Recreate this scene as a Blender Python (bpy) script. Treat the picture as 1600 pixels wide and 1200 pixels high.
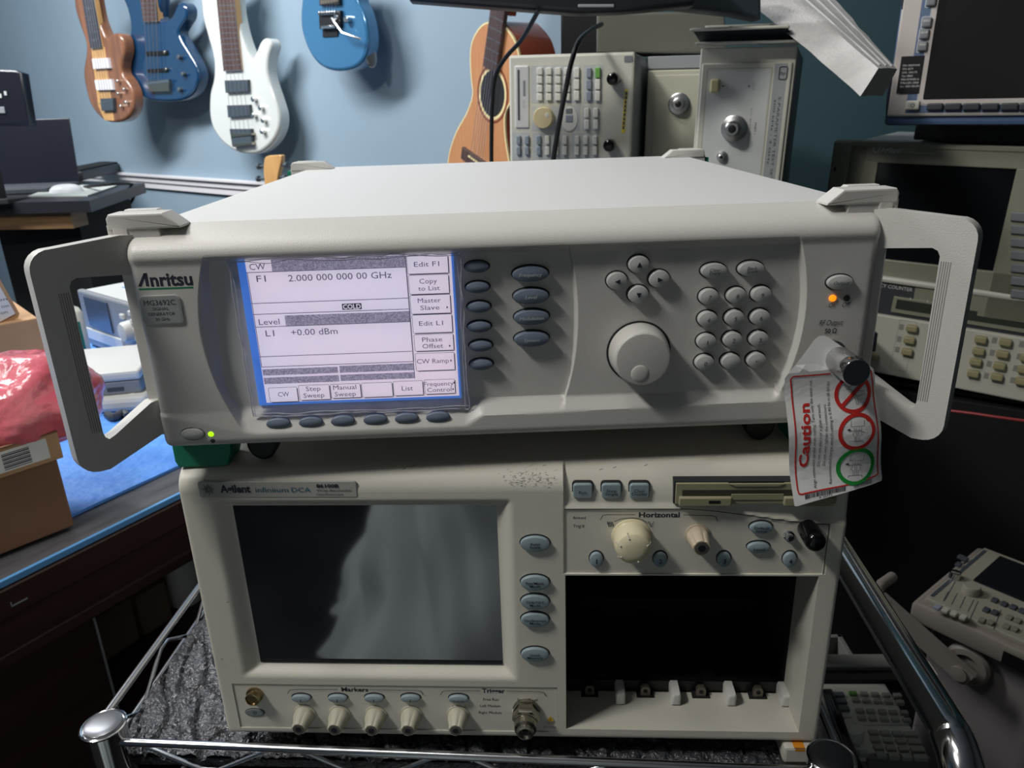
import bpy, math, random
from mathutils import Matrix, Vector, Euler
R = math.radians
random.seed(7)
S = bpy.context.scene
for o in list(bpy.data.objects): bpy.data.objects.remove(o)

# ---------------------------------------------------------------- camera
CAM = Vector((.2445, -.4234, .4307)); CROT = Euler((1.2169, .0302, .0499), 'XYZ'); FPX = 1179.5
cd = bpy.data.cameras.new('camera'); cd.sensor_width = 36; cd.lens = 36*FPX/1600
cd.clip_start = .02; cd.clip_end = 30
cd.dof.use_dof = True; cd.dof.focus_distance = .46; cd.dof.aperture_fstop = 20
cam = bpy.data.objects.new('camera', cd); S.collection.objects.link(cam)
cam.location = CAM; cam.rotation_euler = CROT; S.camera = cam
CM = CROT.to_matrix()

# ---------------------------------------------------------------- light and exposure
w = bpy.data.worlds.new('room_air'); S.world = w; w.use_nodes = True
w.node_tree.nodes['Background'].inputs[0].default_value = (.62, .78, 1, 1)
w.node_tree.nodes['Background'].inputs[1].default_value = .05
def area(name, loc, target, sx, sy, power, col):
    d = bpy.data.lights.new(name, 'AREA'); d.shape = 'RECTANGLE'; d.size = sx; d.size_y = sy
    d.energy = power; d.color = col
    o = bpy.data.objects.new(name, d); S.collection.objects.link(o); o.location = loc
    o.rotation_euler = (Vector(target)-Vector(loc)).to_track_quat('-Z', 'Y').to_euler()
    return o
area('ceiling_lamp', (-.40, .12, 1.68), (-.25, .2, 0), .9, .22, 8.5, (1, .98, .94))
area('ceiling_lamp', (-1.8, 1.25, 1.68), (-1.6, 2.1, .2), 1.8, .3, 84, (.96, .97, 1))
area('ceiling_lamp', (-.85, -.52, 1.66), (.1, 0, .2), .35, .16, 19, (1, .97, .93))
S.view_settings.view_transform = 'Standard'; S.view_settings.look = 'None'
S.view_settings.gamma = 1; S.view_settings.use_curve_mapping = False
S.view_settings.exposure = 0.0

# ---------------------------------------------------------------- measuring helpers (photo direction -> place)
def ray(x, y): return CM @ Vector(((x-800)/FPX, (600-y)/FPX, -1))
def atz(x, y, z): d = ray(x, y); return CAM + d*((z-CAM.z)/d.z)
def aty(x, y, Y): d = ray(x, y); return CAM + d*((Y-CAM.y)/d.y)
def atd(x, y, D):
    d = ray(x, y); return CAM + d*(D/math.hypot(d.x, d.y))
class Frame:
    "a local frame: x right, y into the thing, z up its face"
    def __init__(s, loc, rx=0, ry=0, rz=0, mat=None):
        s.M = mat or (Matrix.Translation(Vector(loc)) @ (Matrix.Rotation(rz, 4, 'Z') @ Matrix.Rotation(ry, 4, 'Y') @ Matrix.Rotation(rx, 4, 'X')))
        s.I = s.M.inverted()
    def px(s, x, y, Y=0):
        o = s.I @ CAM; d = s.I.to_3x3() @ ray(x, y); p = o + d*((Y-o.y)/d.y); return p.x, p.z
    def top(s, x, y, Z=0):
        o = s.I @ CAM; d = s.I.to_3x3() @ ray(x, y); p = o + d*((Z-o.z)/d.z); return p.x, p.y

# ---------------------------------------------------------------- materials
def lin(v): v /= 255; return v/12.92 if v <= .04045 else ((v+.055)/1.055)**2.4
def rgb(r, g, b): return (lin(r), lin(g), lin(b), 1)
def mat(name, col, rough=.5, metal=0, bump=None, var=None, emis=0, coat=0, spec=None, trans=0, alpha=1):
    m = bpy.data.materials.new(name); m.use_nodes = True; nt = m.node_tree; b = nt.nodes['Principled BSDF']
    c = rgb(*col); b.inputs['Base Color'].default_value = c; b.inputs['Roughness'].default_value = rough
    b.inputs['Metallic'].default_value = metal
    if coat: b.inputs['Coat Weight'].default_value = coat; b.inputs['Coat Roughness'].default_value = .08
    if spec is not None: b.inputs['Specular IOR Level'].default_value = spec
    if trans: b.inputs['Transmission Weight'].default_value = trans
    if alpha < 1: b.inputs['Alpha'].default_value = alpha
    if emis: b.inputs['Emission Color'].default_value = c; b.inputs['Emission Strength'].default_value = emis
    tc = nt.nodes.new('ShaderNodeTexCoord')
    if var:   # (scale, colour2, stretch)
        n = nt.nodes.new('ShaderNodeTexNoise'); n.inputs['Scale'].default_value = var[0]; n.inputs['Detail'].default_value = 5
        mp = nt.nodes.new('ShaderNodeMapping'); mp.inputs['Scale'].default_value = var[2] if len(var) > 2 else (1, 1, 1)
        nt.links.new(tc.outputs['Object'], mp.inputs[0]); nt.links.new(mp.outputs[0], n.inputs['Vector'])
        r = nt.nodes.new('ShaderNodeValToRGB'); r.color_ramp.elements[0].position = .35; r.color_ramp.elements[1].position = .65
        r.color_ramp.elements[0].color = c; r.color_ramp.elements[1].color = rgb(*var[1])
        nt.links.new(n.outputs['Fac'], r.inputs[0]); nt.links.new(r.outputs[0], b.inputs['Base Color'])
        if emis: nt.links.new(r.outputs[0], b.inputs['Emission Color'])
    if bump:  # (scale, strength, distance)
        n = nt.nodes.new('ShaderNodeTexNoise'); n.inputs['Scale'].default_value = bump[0]; n.inputs['Detail'].default_value = 3
        nt.links.new(tc.outputs['Object'], n.inputs['Vector'])
        k = nt.nodes.new('ShaderNodeBump'); k.inputs['Strength'].default_value = bump[1]
        k.inputs['Distance'].default_value = bump[2] if len(bump) > 2 else .001
        nt.links.new(n.outputs['Fac'], k.inputs['Height']); nt.links.new(k.outputs[0], b.inputs['Normal'])
    return m
def glass_mat():
    m = mat('dark screen glass', (20,25,34), .05); m.node_tree.nodes['Principled BSDF'].inputs['IOR'].default_value = 3.0; return m
MT = dict(
 cream=mat('cream textured plastic', (203,201,195), .38, bump=(1500,.35,.0004)),
 lid=mat('white painted steel', (214,214,212), .5),
 darkkey=mat('slate rubber', (112,123,139), .42),
 lightkey=mat('pale grey rubber', (190,192,188), .45, bump=(2500,.3,.0002)),
 keygap=mat('key gap black', (35,38,42), .7),
 ink=mat('dark ink', (38,42,58), .6),
 inkpale=mat('pale ink', (205,208,212), .6),
 green_line=mat('green ink', (20,130,85), .5),
 plate=mat('silver label', (172,174,172), .35, .3),
 plate_rim=mat('label rim', (205,205,200), .3, .6),
 chrome=mat('chrome', (205,205,205), .12, 1),
 steel=mat('brushed steel', (190,190,188), .3, 1),
 knurl=mat('knurled steel', (196,196,196), .35, 1, bump=(2200,.8,.0006)),
 gold=mat('gold plated', (168,150,112), .3, 1),
 nickel=mat('nickel', (170,165,150), .25, 1),
 blackpl=mat('black plastic', (18,19,22), .4),
 blackgl=mat('glossy black', (10,10,12), .12),
 black=mat('matt black', (14,15,17), .8),
 endcap=mat('dark cap face', (52,56,62), .35, .2),
 led_on=mat('orange lamp', (255,140,20), .3, emis=1.2),
 led_gr=mat('green lamp', (175,255,20), .3, emis=1.1),
 led_off=mat('dark lamp', (40,42,45), .3),
 lcdwhite=mat('lcd white', (232,226,244), .3, emis=.60, var=(9,(240,226,238))),
 lcdblue=mat('lcd blue border', (70,130,225), .3, emis=.5),
 lcdink=mat('lcd ink', (118,112,140), .4, emis=.16),
 lcddark=mat('lcd dark', (70,70,92), .4, emis=.08),
 green_rub=mat('green rubber', (28,125,98), .55),
 paper=mat('tag paper', (226,226,224), .45, bump=(30,.3,.002)),
 red=mat('red print', (190,38,38), .5), tagred=mat('tag red print', (200,45,40), .5),
 taggreen=mat('tag green print', (30,150,60), .5), tagink=mat('tag ink', (60,60,66), .5),
 ag=mat('warm grey plastic', (212,208,195), .42, bump=(1300,.3,.0003)),
 agin=mat('warm grey inner plastic', (190,187,176), .5),
 agkey=mat('pale blue key', (142,158,163), .4),
 agknob=mat('beige knob', (190,186,168), .4), ivory=mat('ivory knob', (222,214,180), .22),
 glass=glass_mat(),
 floppy=mat('olive beige plastic', (150,146,118), .5), floppyd=mat('olive dark', (58,56,44), .6),
 yellow=mat('yellow print', (225,180,40), .5),
 foam=mat('black foam skin', (60,62,66), .22, bump=(260,1,.004), spec=.8),
 pegw=mat('white peg', (205,205,200), .35), dull=mat('dull metal', (120,112,104), .4, .7),
)
def film_mat():
    m = bpy.data.materials.new('clear film'); m.use_nodes = True; nt = m.node_tree; nt.nodes.clear()
    o = nt.nodes.new('ShaderNodeOutputMaterial'); mx = nt.nodes.new('ShaderNodeMixShader')
    t = nt.nodes.new('ShaderNodeBsdfTransparent'); g = nt.nodes.new('ShaderNodeBsdfGlossy'); g.inputs['Roughness'].default_value = .12
    t.inputs[0].default_value = (.95, .95, .97, 1)
    f = nt.nodes.new('ShaderNodeFresnel'); f.inputs[0].default_value = 1.5
    tc = nt.nodes.new('ShaderNodeTexCoord'); n = nt.nodes.new('ShaderNodeTexNoise'); n.inputs['Scale'].default_value = 60
    b = nt.nodes.new('ShaderNodeBump'); b.inputs['Strength'].default_value = .25; b.inputs['Distance'].default_value = .002
    nt.links.new(tc.outputs['Object'], n.inputs['Vector']); nt.links.new(n.outputs['Fac'], b.inputs['Height'])
    nt.links.new(b.outputs[0], g.inputs['Normal']); nt.links.new(b.outputs[0], f.inputs['Normal'])
    d = nt.nodes.new('ShaderNodeBsdfTranslucent'); d.inputs[0].default_value = (.85, .86, .92, 1); d2 = nt.nodes.new('ShaderNodeBsdfDiffuse'); d2.inputs[0].default_value = (.8, .82, .9, 1)
    m2 = nt.nodes.new('ShaderNodeMixShader'); m2.inputs[0].default_value = .07; nt.links.new(t.outputs[0], m2.inputs[1]); nt.links.new(d2.outputs[0], m2.inputs[2])
    nt.links.new(f.outputs[0], mx.inputs[0]); nt.links.new(m2.outputs[0], mx.inputs[1]); nt.links.new(g.outputs[0], mx.inputs[2])
    nt.links.new(mx.outputs[0], o.inputs[0]); return m
MT['film'] = film_mat()
MT['filmedge'] = mat('film crease', (222,224,234), .12, alpha=.45, coat=1)

# ---------------------------------------------------------------- shape helpers
def rr(cx, cz, w, h, r, n=4):
    def f(i):
        a, b = w/2-i, h/2-i; q = max(min(r-i, a, b), 1e-5); P = []
        for (sx, sz, a0) in ((1,1,0), (-1,1,90), (-1,-1,180), (1,-1,270)):
            for k in range(n+1):
                t = R(a0+90*k/n); P.append((cx+sx*(a-q)+q*math.cos(t), cz+sz*(b-q)+q*math.sin(t)))
        return P
    f.c = (cx, cz); return f
def el(cx, cz, a, b, n=24):
    def f(i): return [(cx+(a-i)*math.cos(2*math.pi*k/n), cz+(b-i)*math.sin(2*math.pi*k/n)) for k in range(n)]
    f.c = (cx, cz); return f
def pg(P):
    P = [tuple(p) for p in P]
    A = sum(P[i-1][0]*P[i][1]-P[i][0]*P[i-1][1] for i in range(len(P)))
    if A < 0: P = P[::-1]
    c = (sum(p[0] for p in P)/len(P), sum(p[1] for p in P)/len(P))
    def f(i):
        if not i: return P
        Q = []
        for k in range(len(P)):
            a, b, d = Vector(P[k-1]), Vector(P[k]), Vector(P[(k+1) % len(P)])
            e1 = (b-a).normalized(); e2 = (d-b).normalized()
            n = Vector((-(e1.y+e2.y), e1.x+e2.x)); l = n.length
            if l < 1e-6: Q.append(tuple(b)); continue
            n /= l; s = max(.5, n.dot(Vector((-e1.y, e1.x)))); q = b+n*(i/s); Q.append((q.x, q.y))
        return Q
    f.c = c; return f
def smooth_pts(P, n=4, closed=True):
    "Catmull-Rom through points"
    Q = []; m = len(P)
    rng = range(m) if closed else range(m-1)
    for i in rng:
        p = [Vector(P[(i+k-1) % m] if closed else P[min(max(i+k-1, 0), m-1)]) for k in range(4)]
        for k in range(n):
            t = k/n
            Q.append(tuple(.5*((2*p[1]) + (p[2]-p[0])*t + (2*p[0]-5*p[1]+4*p[2]-p[3])*t*t + (3*p[1]-p[0]-3*p[2]+p[3])*t**3)))
    if not closed: Q.append(tuple(P[-1]))
    return Q
_tx = {}
def text_mesh(s, bold):
    if (s, bold) in _tx: return _tx[(s, bold)]
    c = bpy.data.curves.new('t', 'FONT'); c.body = s; c.size = 1; c.offset = bold; c.resolution_u = 2
    o = bpy.data.objects.new('t', c); me = o.to_mesh()
    V = [(v.co.x, v.co.y) for v in me.vertices]; F = [tuple(p.vertices) for p in me.polygons]
    o.to_mesh_clear(); bpy.data.objects.remove(o); bpy.data.curves.remove(c)
    if not V: V = [(0, 0), (1, 0), (1, 1)]; F = []
    x0 = min(v[0] for v in V); x1 = max(v[0] for v in V); y0 = min(v[1] for v in V); y1 = max(v[1] for v in V)
    _tx[(s, bold)] = (V, F, x0, x1, y0, y1); return _tx[(s, bold)]
class MB:
    def __init__(s): s.V = []; s.F = []; s.m = []; s.mats = []
    def mi(s, m):
        if isinstance(m, str): m = MT[m]
        if m not in s.mats: s.mats.append(m)
        return s.mats.index(m)
    def add(s, V, F, m, T=None):
        k = len(s.V); i = s.mi(m)
        s.V += [tuple(T @ Vector(v)) for v in V] if T else [tuple(v) for v in V]
        s.F += [tuple(a+k for a in f) for f in F]; s.m += [i]*len(F); return s
    def slab(s, f, y0, y1, m, bev=0, seg=3, dome=0, T=None, back=True, mface=None):
        if not callable(f): f = pg(f)
        rings = []
        if bev:
            for k in range(seg+1):
                t = math.pi/2*k/seg; rings.append([(x, y0+bev*(1-math.sin(t)), z) for x, z in f(bev*(1-math.cos(t)))][:])
            rings = rings[::-1]
            # k=0 -> outer at y0+bev ; reversed gives inner first
            rings = [[(x, y0+bev*(1-math.cos(math.pi/2*k/seg)), z) for x, z in f(bev*(1-math.sin(math.pi/2*k/seg)))] for k in range(seg+1)]
        else: rings = [[(x, y0, z) for x, z in f(0)]]
        rings.append([(x, y1, z) for x, z in f(0)])
        n = len(rings[0]); V = [p for r_ in rings for p in r_]; F = []
        for a in range(len(rings)-1):
            for k in range(n):
                F.append((a*n+k, (a+1)*n+k, (a+1)*n+(k+1) % n, a*n+(k+1) % n)[::-1])
        if dome:
            c = f.c; base = 0; prev = list(range(n)); D = 4
            for d in range(1, D):
                t = 1-d/D; r_ = [(c[0]+(p[0]-c[0])*t, y0-dome*(1-t*t), c[1]+(p[2]-c[1])*t) for p in rings[0]]
                k0 = len(V); V += r_; cur = list(range(k0, k0+n))
                for k in range(n): F.append((cur[k], prev[k], prev[(k+1) % n], cur[(k+1) % n])[::-1])
                prev = cur
            F.append(tuple(prev))
        else: F.append(tuple(range(n)))
        if back: F.append(tuple(range((len(rings)-1)*n, len(rings)*n))[::-1])
        if mface:
            cap = F[-2] if back else F[-1]
            F.remove(cap); s.add(V, F, m, T); k = len(s.V)-len(V)
            s.F.append(tuple(a+k for a in cap)); s.m.append(s.mi(mface)); return s
        return s.add(V, F, m, T)
    def box(s, x0, x1, y0, y1, z0, z1, m, bev=0, T=None, seg=2):
        "rounded on its front and back face edges"
        cx, cz, W, H = (x0+x1)/2, (z0+z1)/2, x1-x0, z1-z0
        if not bev:
            V = [(x, y, z) for x in (x0, x1) for y in (y0, y1) for z in (z0, z1)]
            return s.add(V, [(0,1,3,2), (4,6,7,5), (0,4,5,1), (2,3,7,6), (0,2,6,4), (1,5,7,3)], m, T)
        f = rr(cx, cz, W, H, bev, 3); rings = []
        for k in range(seg+1):
            t = math.pi/2*k/seg; rings.append([(x, y0+bev*(1-math.sin(t)), z) for x, z in f(bev*(1-math.cos(t)))])
        rings = [[(x, y0+bev*(1-math.cos(math.pi/2*k/seg)), z) for x, z in f(bev*(1-math.sin(math.pi/2*k/seg)))] for k in range(seg+1)]
        rings += [[(x, y1-(p[1]-y0), z) for (x, _, z), p in zip(r_, r_)] for r_ in rings[::-1]]
        n = len(rings[0]); V = [p for r_ in rings for p in r_]; F = []
        for a in range(len(rings)-1):
            for k in range(n): F.append((a*n+k, a*n+(k+1) % n, (a+1)*n+(k+1) % n, (a+1)*n+k))
        F.append(tuple(range(n))); F.append(tuple(range((len(rings)-1)*n, len(rings)*n))[::-1])
        return s.add(V, F, m, T)
    def field(s, xs, zs, fn, m, T=None, keep=None):
        "height field in x,z ; fn -> y"
        V = [(x, fn(x, z), z) for z in zs for x in xs]; n = len(xs); F = []
        for j in range(len(zs)-1):
            for i in range(n-1):
                if keep and not keep((xs[i]+xs[i+1])/2, (zs[j]+zs[j+1])/2): continue
                F.append((j*n+i, j*n+i+1, (j+1)*n+i+1, (j+1)*n+i))
        return s.add(V, F, m, T)
    def lathe(s, prof, m, T=None, n=32, flute=None):
        "prof: (radius, distance out of the face) ; axis along -y at origin"
        V = []; F = []
        for (r_, d) in prof:
            for k in range(n):
                a = 2*math.pi*k/n; q = r_*(1-(flute[1] if flute and (k % flute[0] == 0) else 0)); V.append((q*math.cos(a), -d, q*math.sin(a)))
        for j in range(len(prof)-1):
            for k in range(n): F.append((j*n+k, j*n+(k+1) % n, (j+1)*n+(k+1) % n, (j+1)*n+k))
        F.append(tuple(range((len(prof)-1)*n, len(prof)*n))); F.append(tuple(range(n))[::-1])
        return s.add(V, F, m, T)
    def tube(s, P, r_, m, n=10, T=None, closed=False):
        P = [Vector(p) for p in P]; V = []; F = []; L = len(P); up = None
        for i in range(L):
            d = (P[(i+1) % L]-P[i-1]) if closed else (P[min(i+1, L-1)]-P[max(i-1, 0)]); d.normalize()
            if up is None: up = Vector((0, 0, 1)) if abs(d.z) < .9 else Vector((1, 0, 0))
            a = d.cross(up).normalized(); b = a.cross(d).normalized(); up = b
            q = r_[i] if isinstance(r_, (list, tuple)) else r_
            for k in range(n):
                t = 2*math.pi*k/n; V.append(P[i]+(a*math.cos(t)+b*math.sin(t))*q)
        for i in range(L if closed else L-1):
            j = (i+1) % L
            for k in range(n): F.append((i*n+k, i*n+(k+1) % n, j*n+(k+1) % n, j*n+k))
        if not closed: F += [tuple(range(n))[::-1], tuple(range((L-1)*n, L*n))]
        return s.add(V, F, m, T)
    def quad(s, x0, x1, z0, z1, y, m, T=None):
        return s.add([(x0, y, z0), (x1, y, z0), (x1, y, z1), (x0, y, z1)], [(0, 1, 2, 3)], m, T)
    def frame(s, x0, x1, z0, z1, t, y, m, T=None, r=0):
        o = rr((x0+x1)/2, (z0+z1)/2, x1-x0, z1-z0, r or 1e-4, 4); A = o(0); B = o(t); n = len(A)
        V = [(x, y, z) for x, z in A+B]
        return s.add(V, [(k, (k+1) % n, n+(k+1) % n, n+k) for k in range(n)], m, T)
    def ring(s, cx, cz, r0, r1, y, m, T=None, n=32, a0=0, a1=360):
        V = []; st = n if a1-a0 < 360 else n
        for k in range(n+1):
            t = R(a0+(a1-a0)*k/n)
            for q in (r0, r1): V.append((cx+q*math.cos(t), y, cz+q*math.sin(t)))
        return s.add(V, [(2*k, 2*k+1, 2*k+3, 2*k+2) for k in range(n)], m, T)
    def line(s, P, t, y, m, T=None):
        for a, b in zip(P[:-1], P[1:]):
            a = Vector(a); b = Vector(b); d = (b-a); 
            if d.length < 1e-7: continue
            d.normalize(); q = Vector((-d.y, d.x))*t/2; a = a-d*t*.3; b = b+d*t*.3
            s.add([(a.x-q.x, y, a.y-q.y), (b.x-q.x, y, b.y-q.y), (b.x+q.x, y, b.y+q.y), (a.x+q.x, y, a.y+q.y)], [(0, 1, 2, 3)], m, T)
        return s
    def text(s, t, cx, cz, m, w=None, h=None, y=0, rot=0, ital=0, bold=0, T=None, align='C'):
        V, F, x0, x1, y0, y1 = text_mesh(t, bold)
        asc = .684   # cap height of the built in font at size 1
        if h: sz = h/asc
        else: sz = w/(x1-x0)
        sx = w/(x1-x0) if w else sz
        if align == 'L': ox = x0
        else: ox = (x0+x1)/2
        c, q = math.cos(rot), math.sin(rot); O = []
        for (a, b) in V:
            u = (a-ox)*sx + ital*(b-.342)*sz; v = (b-.342)*sz
            O.append((cx+u*c-v*q, y, cz+u*q+v*c))
        return s.add(O, F, m, T)
    def build(s, name, parent=None, label=None, flat=False, ang=35):
        me = bpy.data.meshes.new(name); me.from_pydata(s.V, [], s.F)
        for m in s.mats: me.materials.append(m)
        me.polygons.foreach_set('material_index', s.m); me.update()
        if not flat:
            me.shade_smooth(); me.set_sharp_from_angle(angle=R(ang))
        o = bpy.data.objects.new(name, me); S.collection.objects.link(o)
        if parent: o.parent = parent
        if label: o['label'] = label
        return o
def thing(name, label, cat, F=None, loc=(0, 0, 0), group=None):
    o = bpy.data.objects.new(name, None); o.empty_display_size = .05; S.collection.objects.link(o)
    if F: o.matrix_world = F.M
    else: o.location = loc
    o['label'] = label; o['category'] = cat
    if group: o['group'] = group
    return o
def tag(o, label, cat, group=None):
    o['label'] = label; o['category'] = cat
    if group: o['group'] = group
    return o
def struct(o): o['kind'] = 'structure'; return o
def ls(a, b, n): return [a+(b-a)*i/n for i in range(n+1)]
def ss(a, b, x): t = min(max((x-a)/(b-a), 0), 1); return t*t*(3-2*t)
def TL(x, y, z): return Matrix.Translation((x, y, z))

# ================================================================ SIGNAL GENERATOR (upper instrument)
AY = .0760
FA = Frame((.0042, -.0144, .239), rz=AY)
sg = thing('signal_generator', 'white rack signal generator with side handles and glowing screen, on top of the oscilloscope', 'signal generator', FA)
W, H, D = .4291, .1331, .454
mm = .001
def a_rec(x, z):
    "how far the fascia lies behind its front plane"
    u, v = x*1000, z*1000
    # panels between the three arcs
    t = (v-73)/40
    a1 = 34.2 + 6.5*t*t + (2 if v > 73 else 0)*max(t, 0)
    a2 = 255.5 - 5.0*t*t
    a3 = 389 - 6.5*t*t
    r_ = 1.3
    r_ += 7.6*ss(a1-.5, a1+8*max(.15, 1-abs(t)**1.6)+.5, u)
    r_ -= 2.6*ss(a2-2.4*max(.15, 1-t*t), a2+.2, u)*(1 if abs(t) < 1.25 else .0 if False else 1)
    r_ -= 5.0*ss(a3-2.0, a3+.3, u)
    # lower ledge
    P = ((0, 22), (6.4, 21), (35, 13), (57.6, 8), (186, 8), (196, 14.5), (383, 16.8), (395, 21), (430, 22)); vb = 16
    for (p, q) in zip(P[:-1], P[1:]):
        if p[0] <= u <= q[0]: vb = p[1]+(q[1]-p[1])*(u-p[0])/(q[0]-p[0])
    r_ = r_*min(max((v-vb)/(22.6-vb), 0), 1) if v < 23 else r_
    # upper lip
    k = ss(111.5, 117.5, v); r_ = r_*(1-k)
    return r_*mm
def a_y(x, z):
    y = a_rec(x, z)
    e = min(x, W-x)
    if e < .006: y += .006-math.sqrt(max(0, .006**2-(.006-e)**2))
    if z < .006: y += .006-math.sqrt(max(0, .006**2-(.006-z)**2))
    if z > H-.018: y += .0238*((z-(H-.018))/.018)**2.6
    return y
mb = MB()
edge = [0, .0002, .0006, .0012, .002, .003, .004, .005, .006]
xs = sorted(set([round(v, 6) for v in edge + ls(.0075, W-.0075, 250) + [W-e for e in edge[::-1]] + ls(.033, .048, 44) + ls(.2475, .2565, 34) + ls(.3795, .3905, 38)]))
zs = edge[:-1] + ls(.006, H-.018, 116) + [H-.018+.018*k/20 for k in range(1, 21)]
mb.field(xs, zs, a_y, 'cream')
# top of the fascia runs back to the lid seam, sides and underside
yb = .0245
def a_side(xv, flip):
    V = []; F = []
    for z in zs: V += [(xv, a_y(xv, z), z), (xv, yb+.006, z)]
    for j in range(len(zs)-1):
        f = (2*j, 2*j+2, 2*j+3, 2*j+1); F.append(f if flip else f[::-1])
    mb.add(V, F, 'cream')
a_side(0, True); a_side(W, False)
V = [(x, a_y(x, H), H) for x in xs]+[(x, yb, H+.0002) for x in xs]; n = len(xs)
mb.add(V, [(k, k+1, n+k+1, n+k) for k in range(n-1)], 'cream')
V = [(x, a_y(x, 0), 0) for x in xs]+[(x, yb+.006, 0) for x in xs]
mb.add(V, [(k, n+k, n+k+1, k+1) for k in range(n-1)], 'cream')
# printed logo and words
Y = .0002
def onA(x, z): return a_y(x, z)-.00025
fp = lambda px, py, y=.0012: FA.px(px, py, y)
lx0, lz0 = fp(216, 449); lx1, lz1 = fp(300, 431)
hh = .0076; x0 = lx0; wl = lx1-lx0; zb = lz0+.0004; yy = .0012
def sk(x, z): return (x+.0, z)
def bar(pts): mb.add([(x, yy, z) for x, z in pts], [tuple(range(len(pts)))], 'ink')
t = .0017
bar([(x0, zb), (x0+t*1.1, zb), (x0+.0062, zb+hh), (x0+.0045, zb+hh)])
bar([(x0+.0046, zb), (x0+.0046+t, zb), (x0+.0064, zb+hh), (x0+.0046, zb+hh)])
mb.text('nritsu', x0+.0074, zb+.0036, 'ink', w=wl-.0076, h=.0072, y=yy, bold=.03, align='L')
g0 = fp(217, 453); g1 = fp(302, 450)
mb.quad(g0[0], g1[0], g0[1]-.0001, g0[1]+.0008, yy, 'green_line')
def ptx(m, s_, px, py, w, h, mtl, F=FA, y=.0012, off=.00005, **k):
    "text centred on a photo point, w x h in photo pixels, on the plane y"
    a = F.px(px-w/2, py, y); b = F.px(px+w/2, py, y); c = F.px(px, py-h/2, y); d = F.px(px, py+h/2, y)
    yo = y-off
    if F is globals().get('FG') and off < .0005: yo = g_y((a[0]+b[0])/2, (c[1]+d[1])/2)-.00012
    m.text(s_, (a[0]+b[0])/2, (c[1]+d[1])/2, mtl, w=math.hypot(b[0]-a[0], 0), h=c[1]-d[1], y=yo, **k)
ptx(mb, 'Operate', 350, 679, 24, 5.5, 'ink', y=.0011); ptx(mb, 'Standby', 352, 688, 26, 5.5, 'ink', y=.0011)
ptx(mb, 'On', 1300, 477, 10, 7, 'ink', ital=.2, y=.001); ptx(mb, 'Off', 1322, 476, 12, 7, 'ink', ital=.2, y=.001)
ptx(mb, 'RF Output', 1299, 504, 36, 8.5, 'ink', ital=.2, y=.001); ptx(mb, '50 Ω', 1298, 517, 18, 7, 'ink', y=.001, bold=.02)
mb.build('fascia', sg, 'textured cream front panel with three curved ridges')
# name plate
mb = MB(); a = fp(220, 463); b = fp(283, 505)
cx, cz, pw, ph = (a[0]+b[0])/2+.0003, (a[1]+b[1])/2, .0238, .0172
mb.slab(rr(cx, cz, pw, ph, .003), .0004, .0014, 'plate_rim', .0004, 2); mb.slab(rr(cx, cz, pw-.0018, ph-.0018, .0022), .0003, .0014, 'plate')
for s_, z, ww, h2 in (('MG3692C', .0045, .0178, .0030), ('SIGNAL', .0009, .0092, .0017), ('GENERATOR', -.0022, .0155, .0018), ('20 GHz', -.0053, .0082, .0017)):
    mb.text(s_, cx, cz+z, 'ink', w=ww, h=h2, y=.0002)
mb.build('name_plate', sg, 'silver rounded label plate')
# case and lid
mb = MB()
mb.box(.002, W-.002, yb+.003, D-.006, .002, H-.004, 'cream')
mb.build('case', sg)
mb = MB()
T = TL(0, 0, 0)
V = []; F = []; prof = []
r0 = .006
for k in range(7):
    t = math.pi/2*k/6; prof.append((.003+r0*(1-math.cos(t)), H-r0+r0*math.sin(t)))
prof = [(.003, .02)]+prof+[(W-p[0], p[1]) for p in prof[::-1]]+[(W-.003, .02)]
for yv in (yb+.0006, D-.004): V += [(x, yv, z) for x, z in prof]
n = len(prof); F = [(k, n+k, n+k+1, k+1)[::-1] for k in range(n-1)]
F += [tuple(range(n))[::-1], tuple(range(n, 2*n))]
mb.add(V, F, 'lid'); mb.build('lid', sg, 'smooth white top cover')
# display
mb = MB(); yl = .0070
A2 = lambda x, y: FA.px(x, y, yl)
def C2(cx_, cy_): return A2(350+cx_/4, 380+cy_/4)
bl = (.0613, .0245); tr = (.1846, .1150)
blx, blz = A2(407, 633)[0], A2(407, 634)[1]; trx, trz = A2(708, 398)[0], A2(600, 397)[1]
mb.box(blx-.0008, trx, yl+.0005, yl+.003, blz, trz, 'lcdblue')
mb.quad(blx-.0006, trx, blz, trz, yl+.0004, 'lcdblue')
wx0 = C2(130, 115)[0]; wx1 = trx-.0012; wz0 = C2(270, 998)[1]; wz1 = trz-.0006
mb.quad(wx0, wx1, wz0, wz1, yl+.0002, 'lcdwhite')
mb.build('display', sg, 'bright white monochrome screen with a blue border')
mb = MB(); yt = yl
def qd(p, q, m, y=yt): 
    a, b = C2(*p), C2(*q); mb.quad(min(a[0], b[0]), max(a[0], b[0]), min(a[1], b[1]), max(a[1], b[1]), y, m)
MT['hatch'] = mat('lcd hatch', (196,188,212), .5, emis=.40, var=(1100, (136,130,156)))
for p, q in (((297,108), (1130,148)), ((382,456), (1160,487)), ((242,790), (712,812)), ((722,768), (1187,797)), ((250,840), (718,866)), ((728,822), (1193,846))): 
    a, b = C2(p[0], (p[1]+q[1])/2), C2(q[0], (p[1]+q[1])/2)
    zc = None
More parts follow.
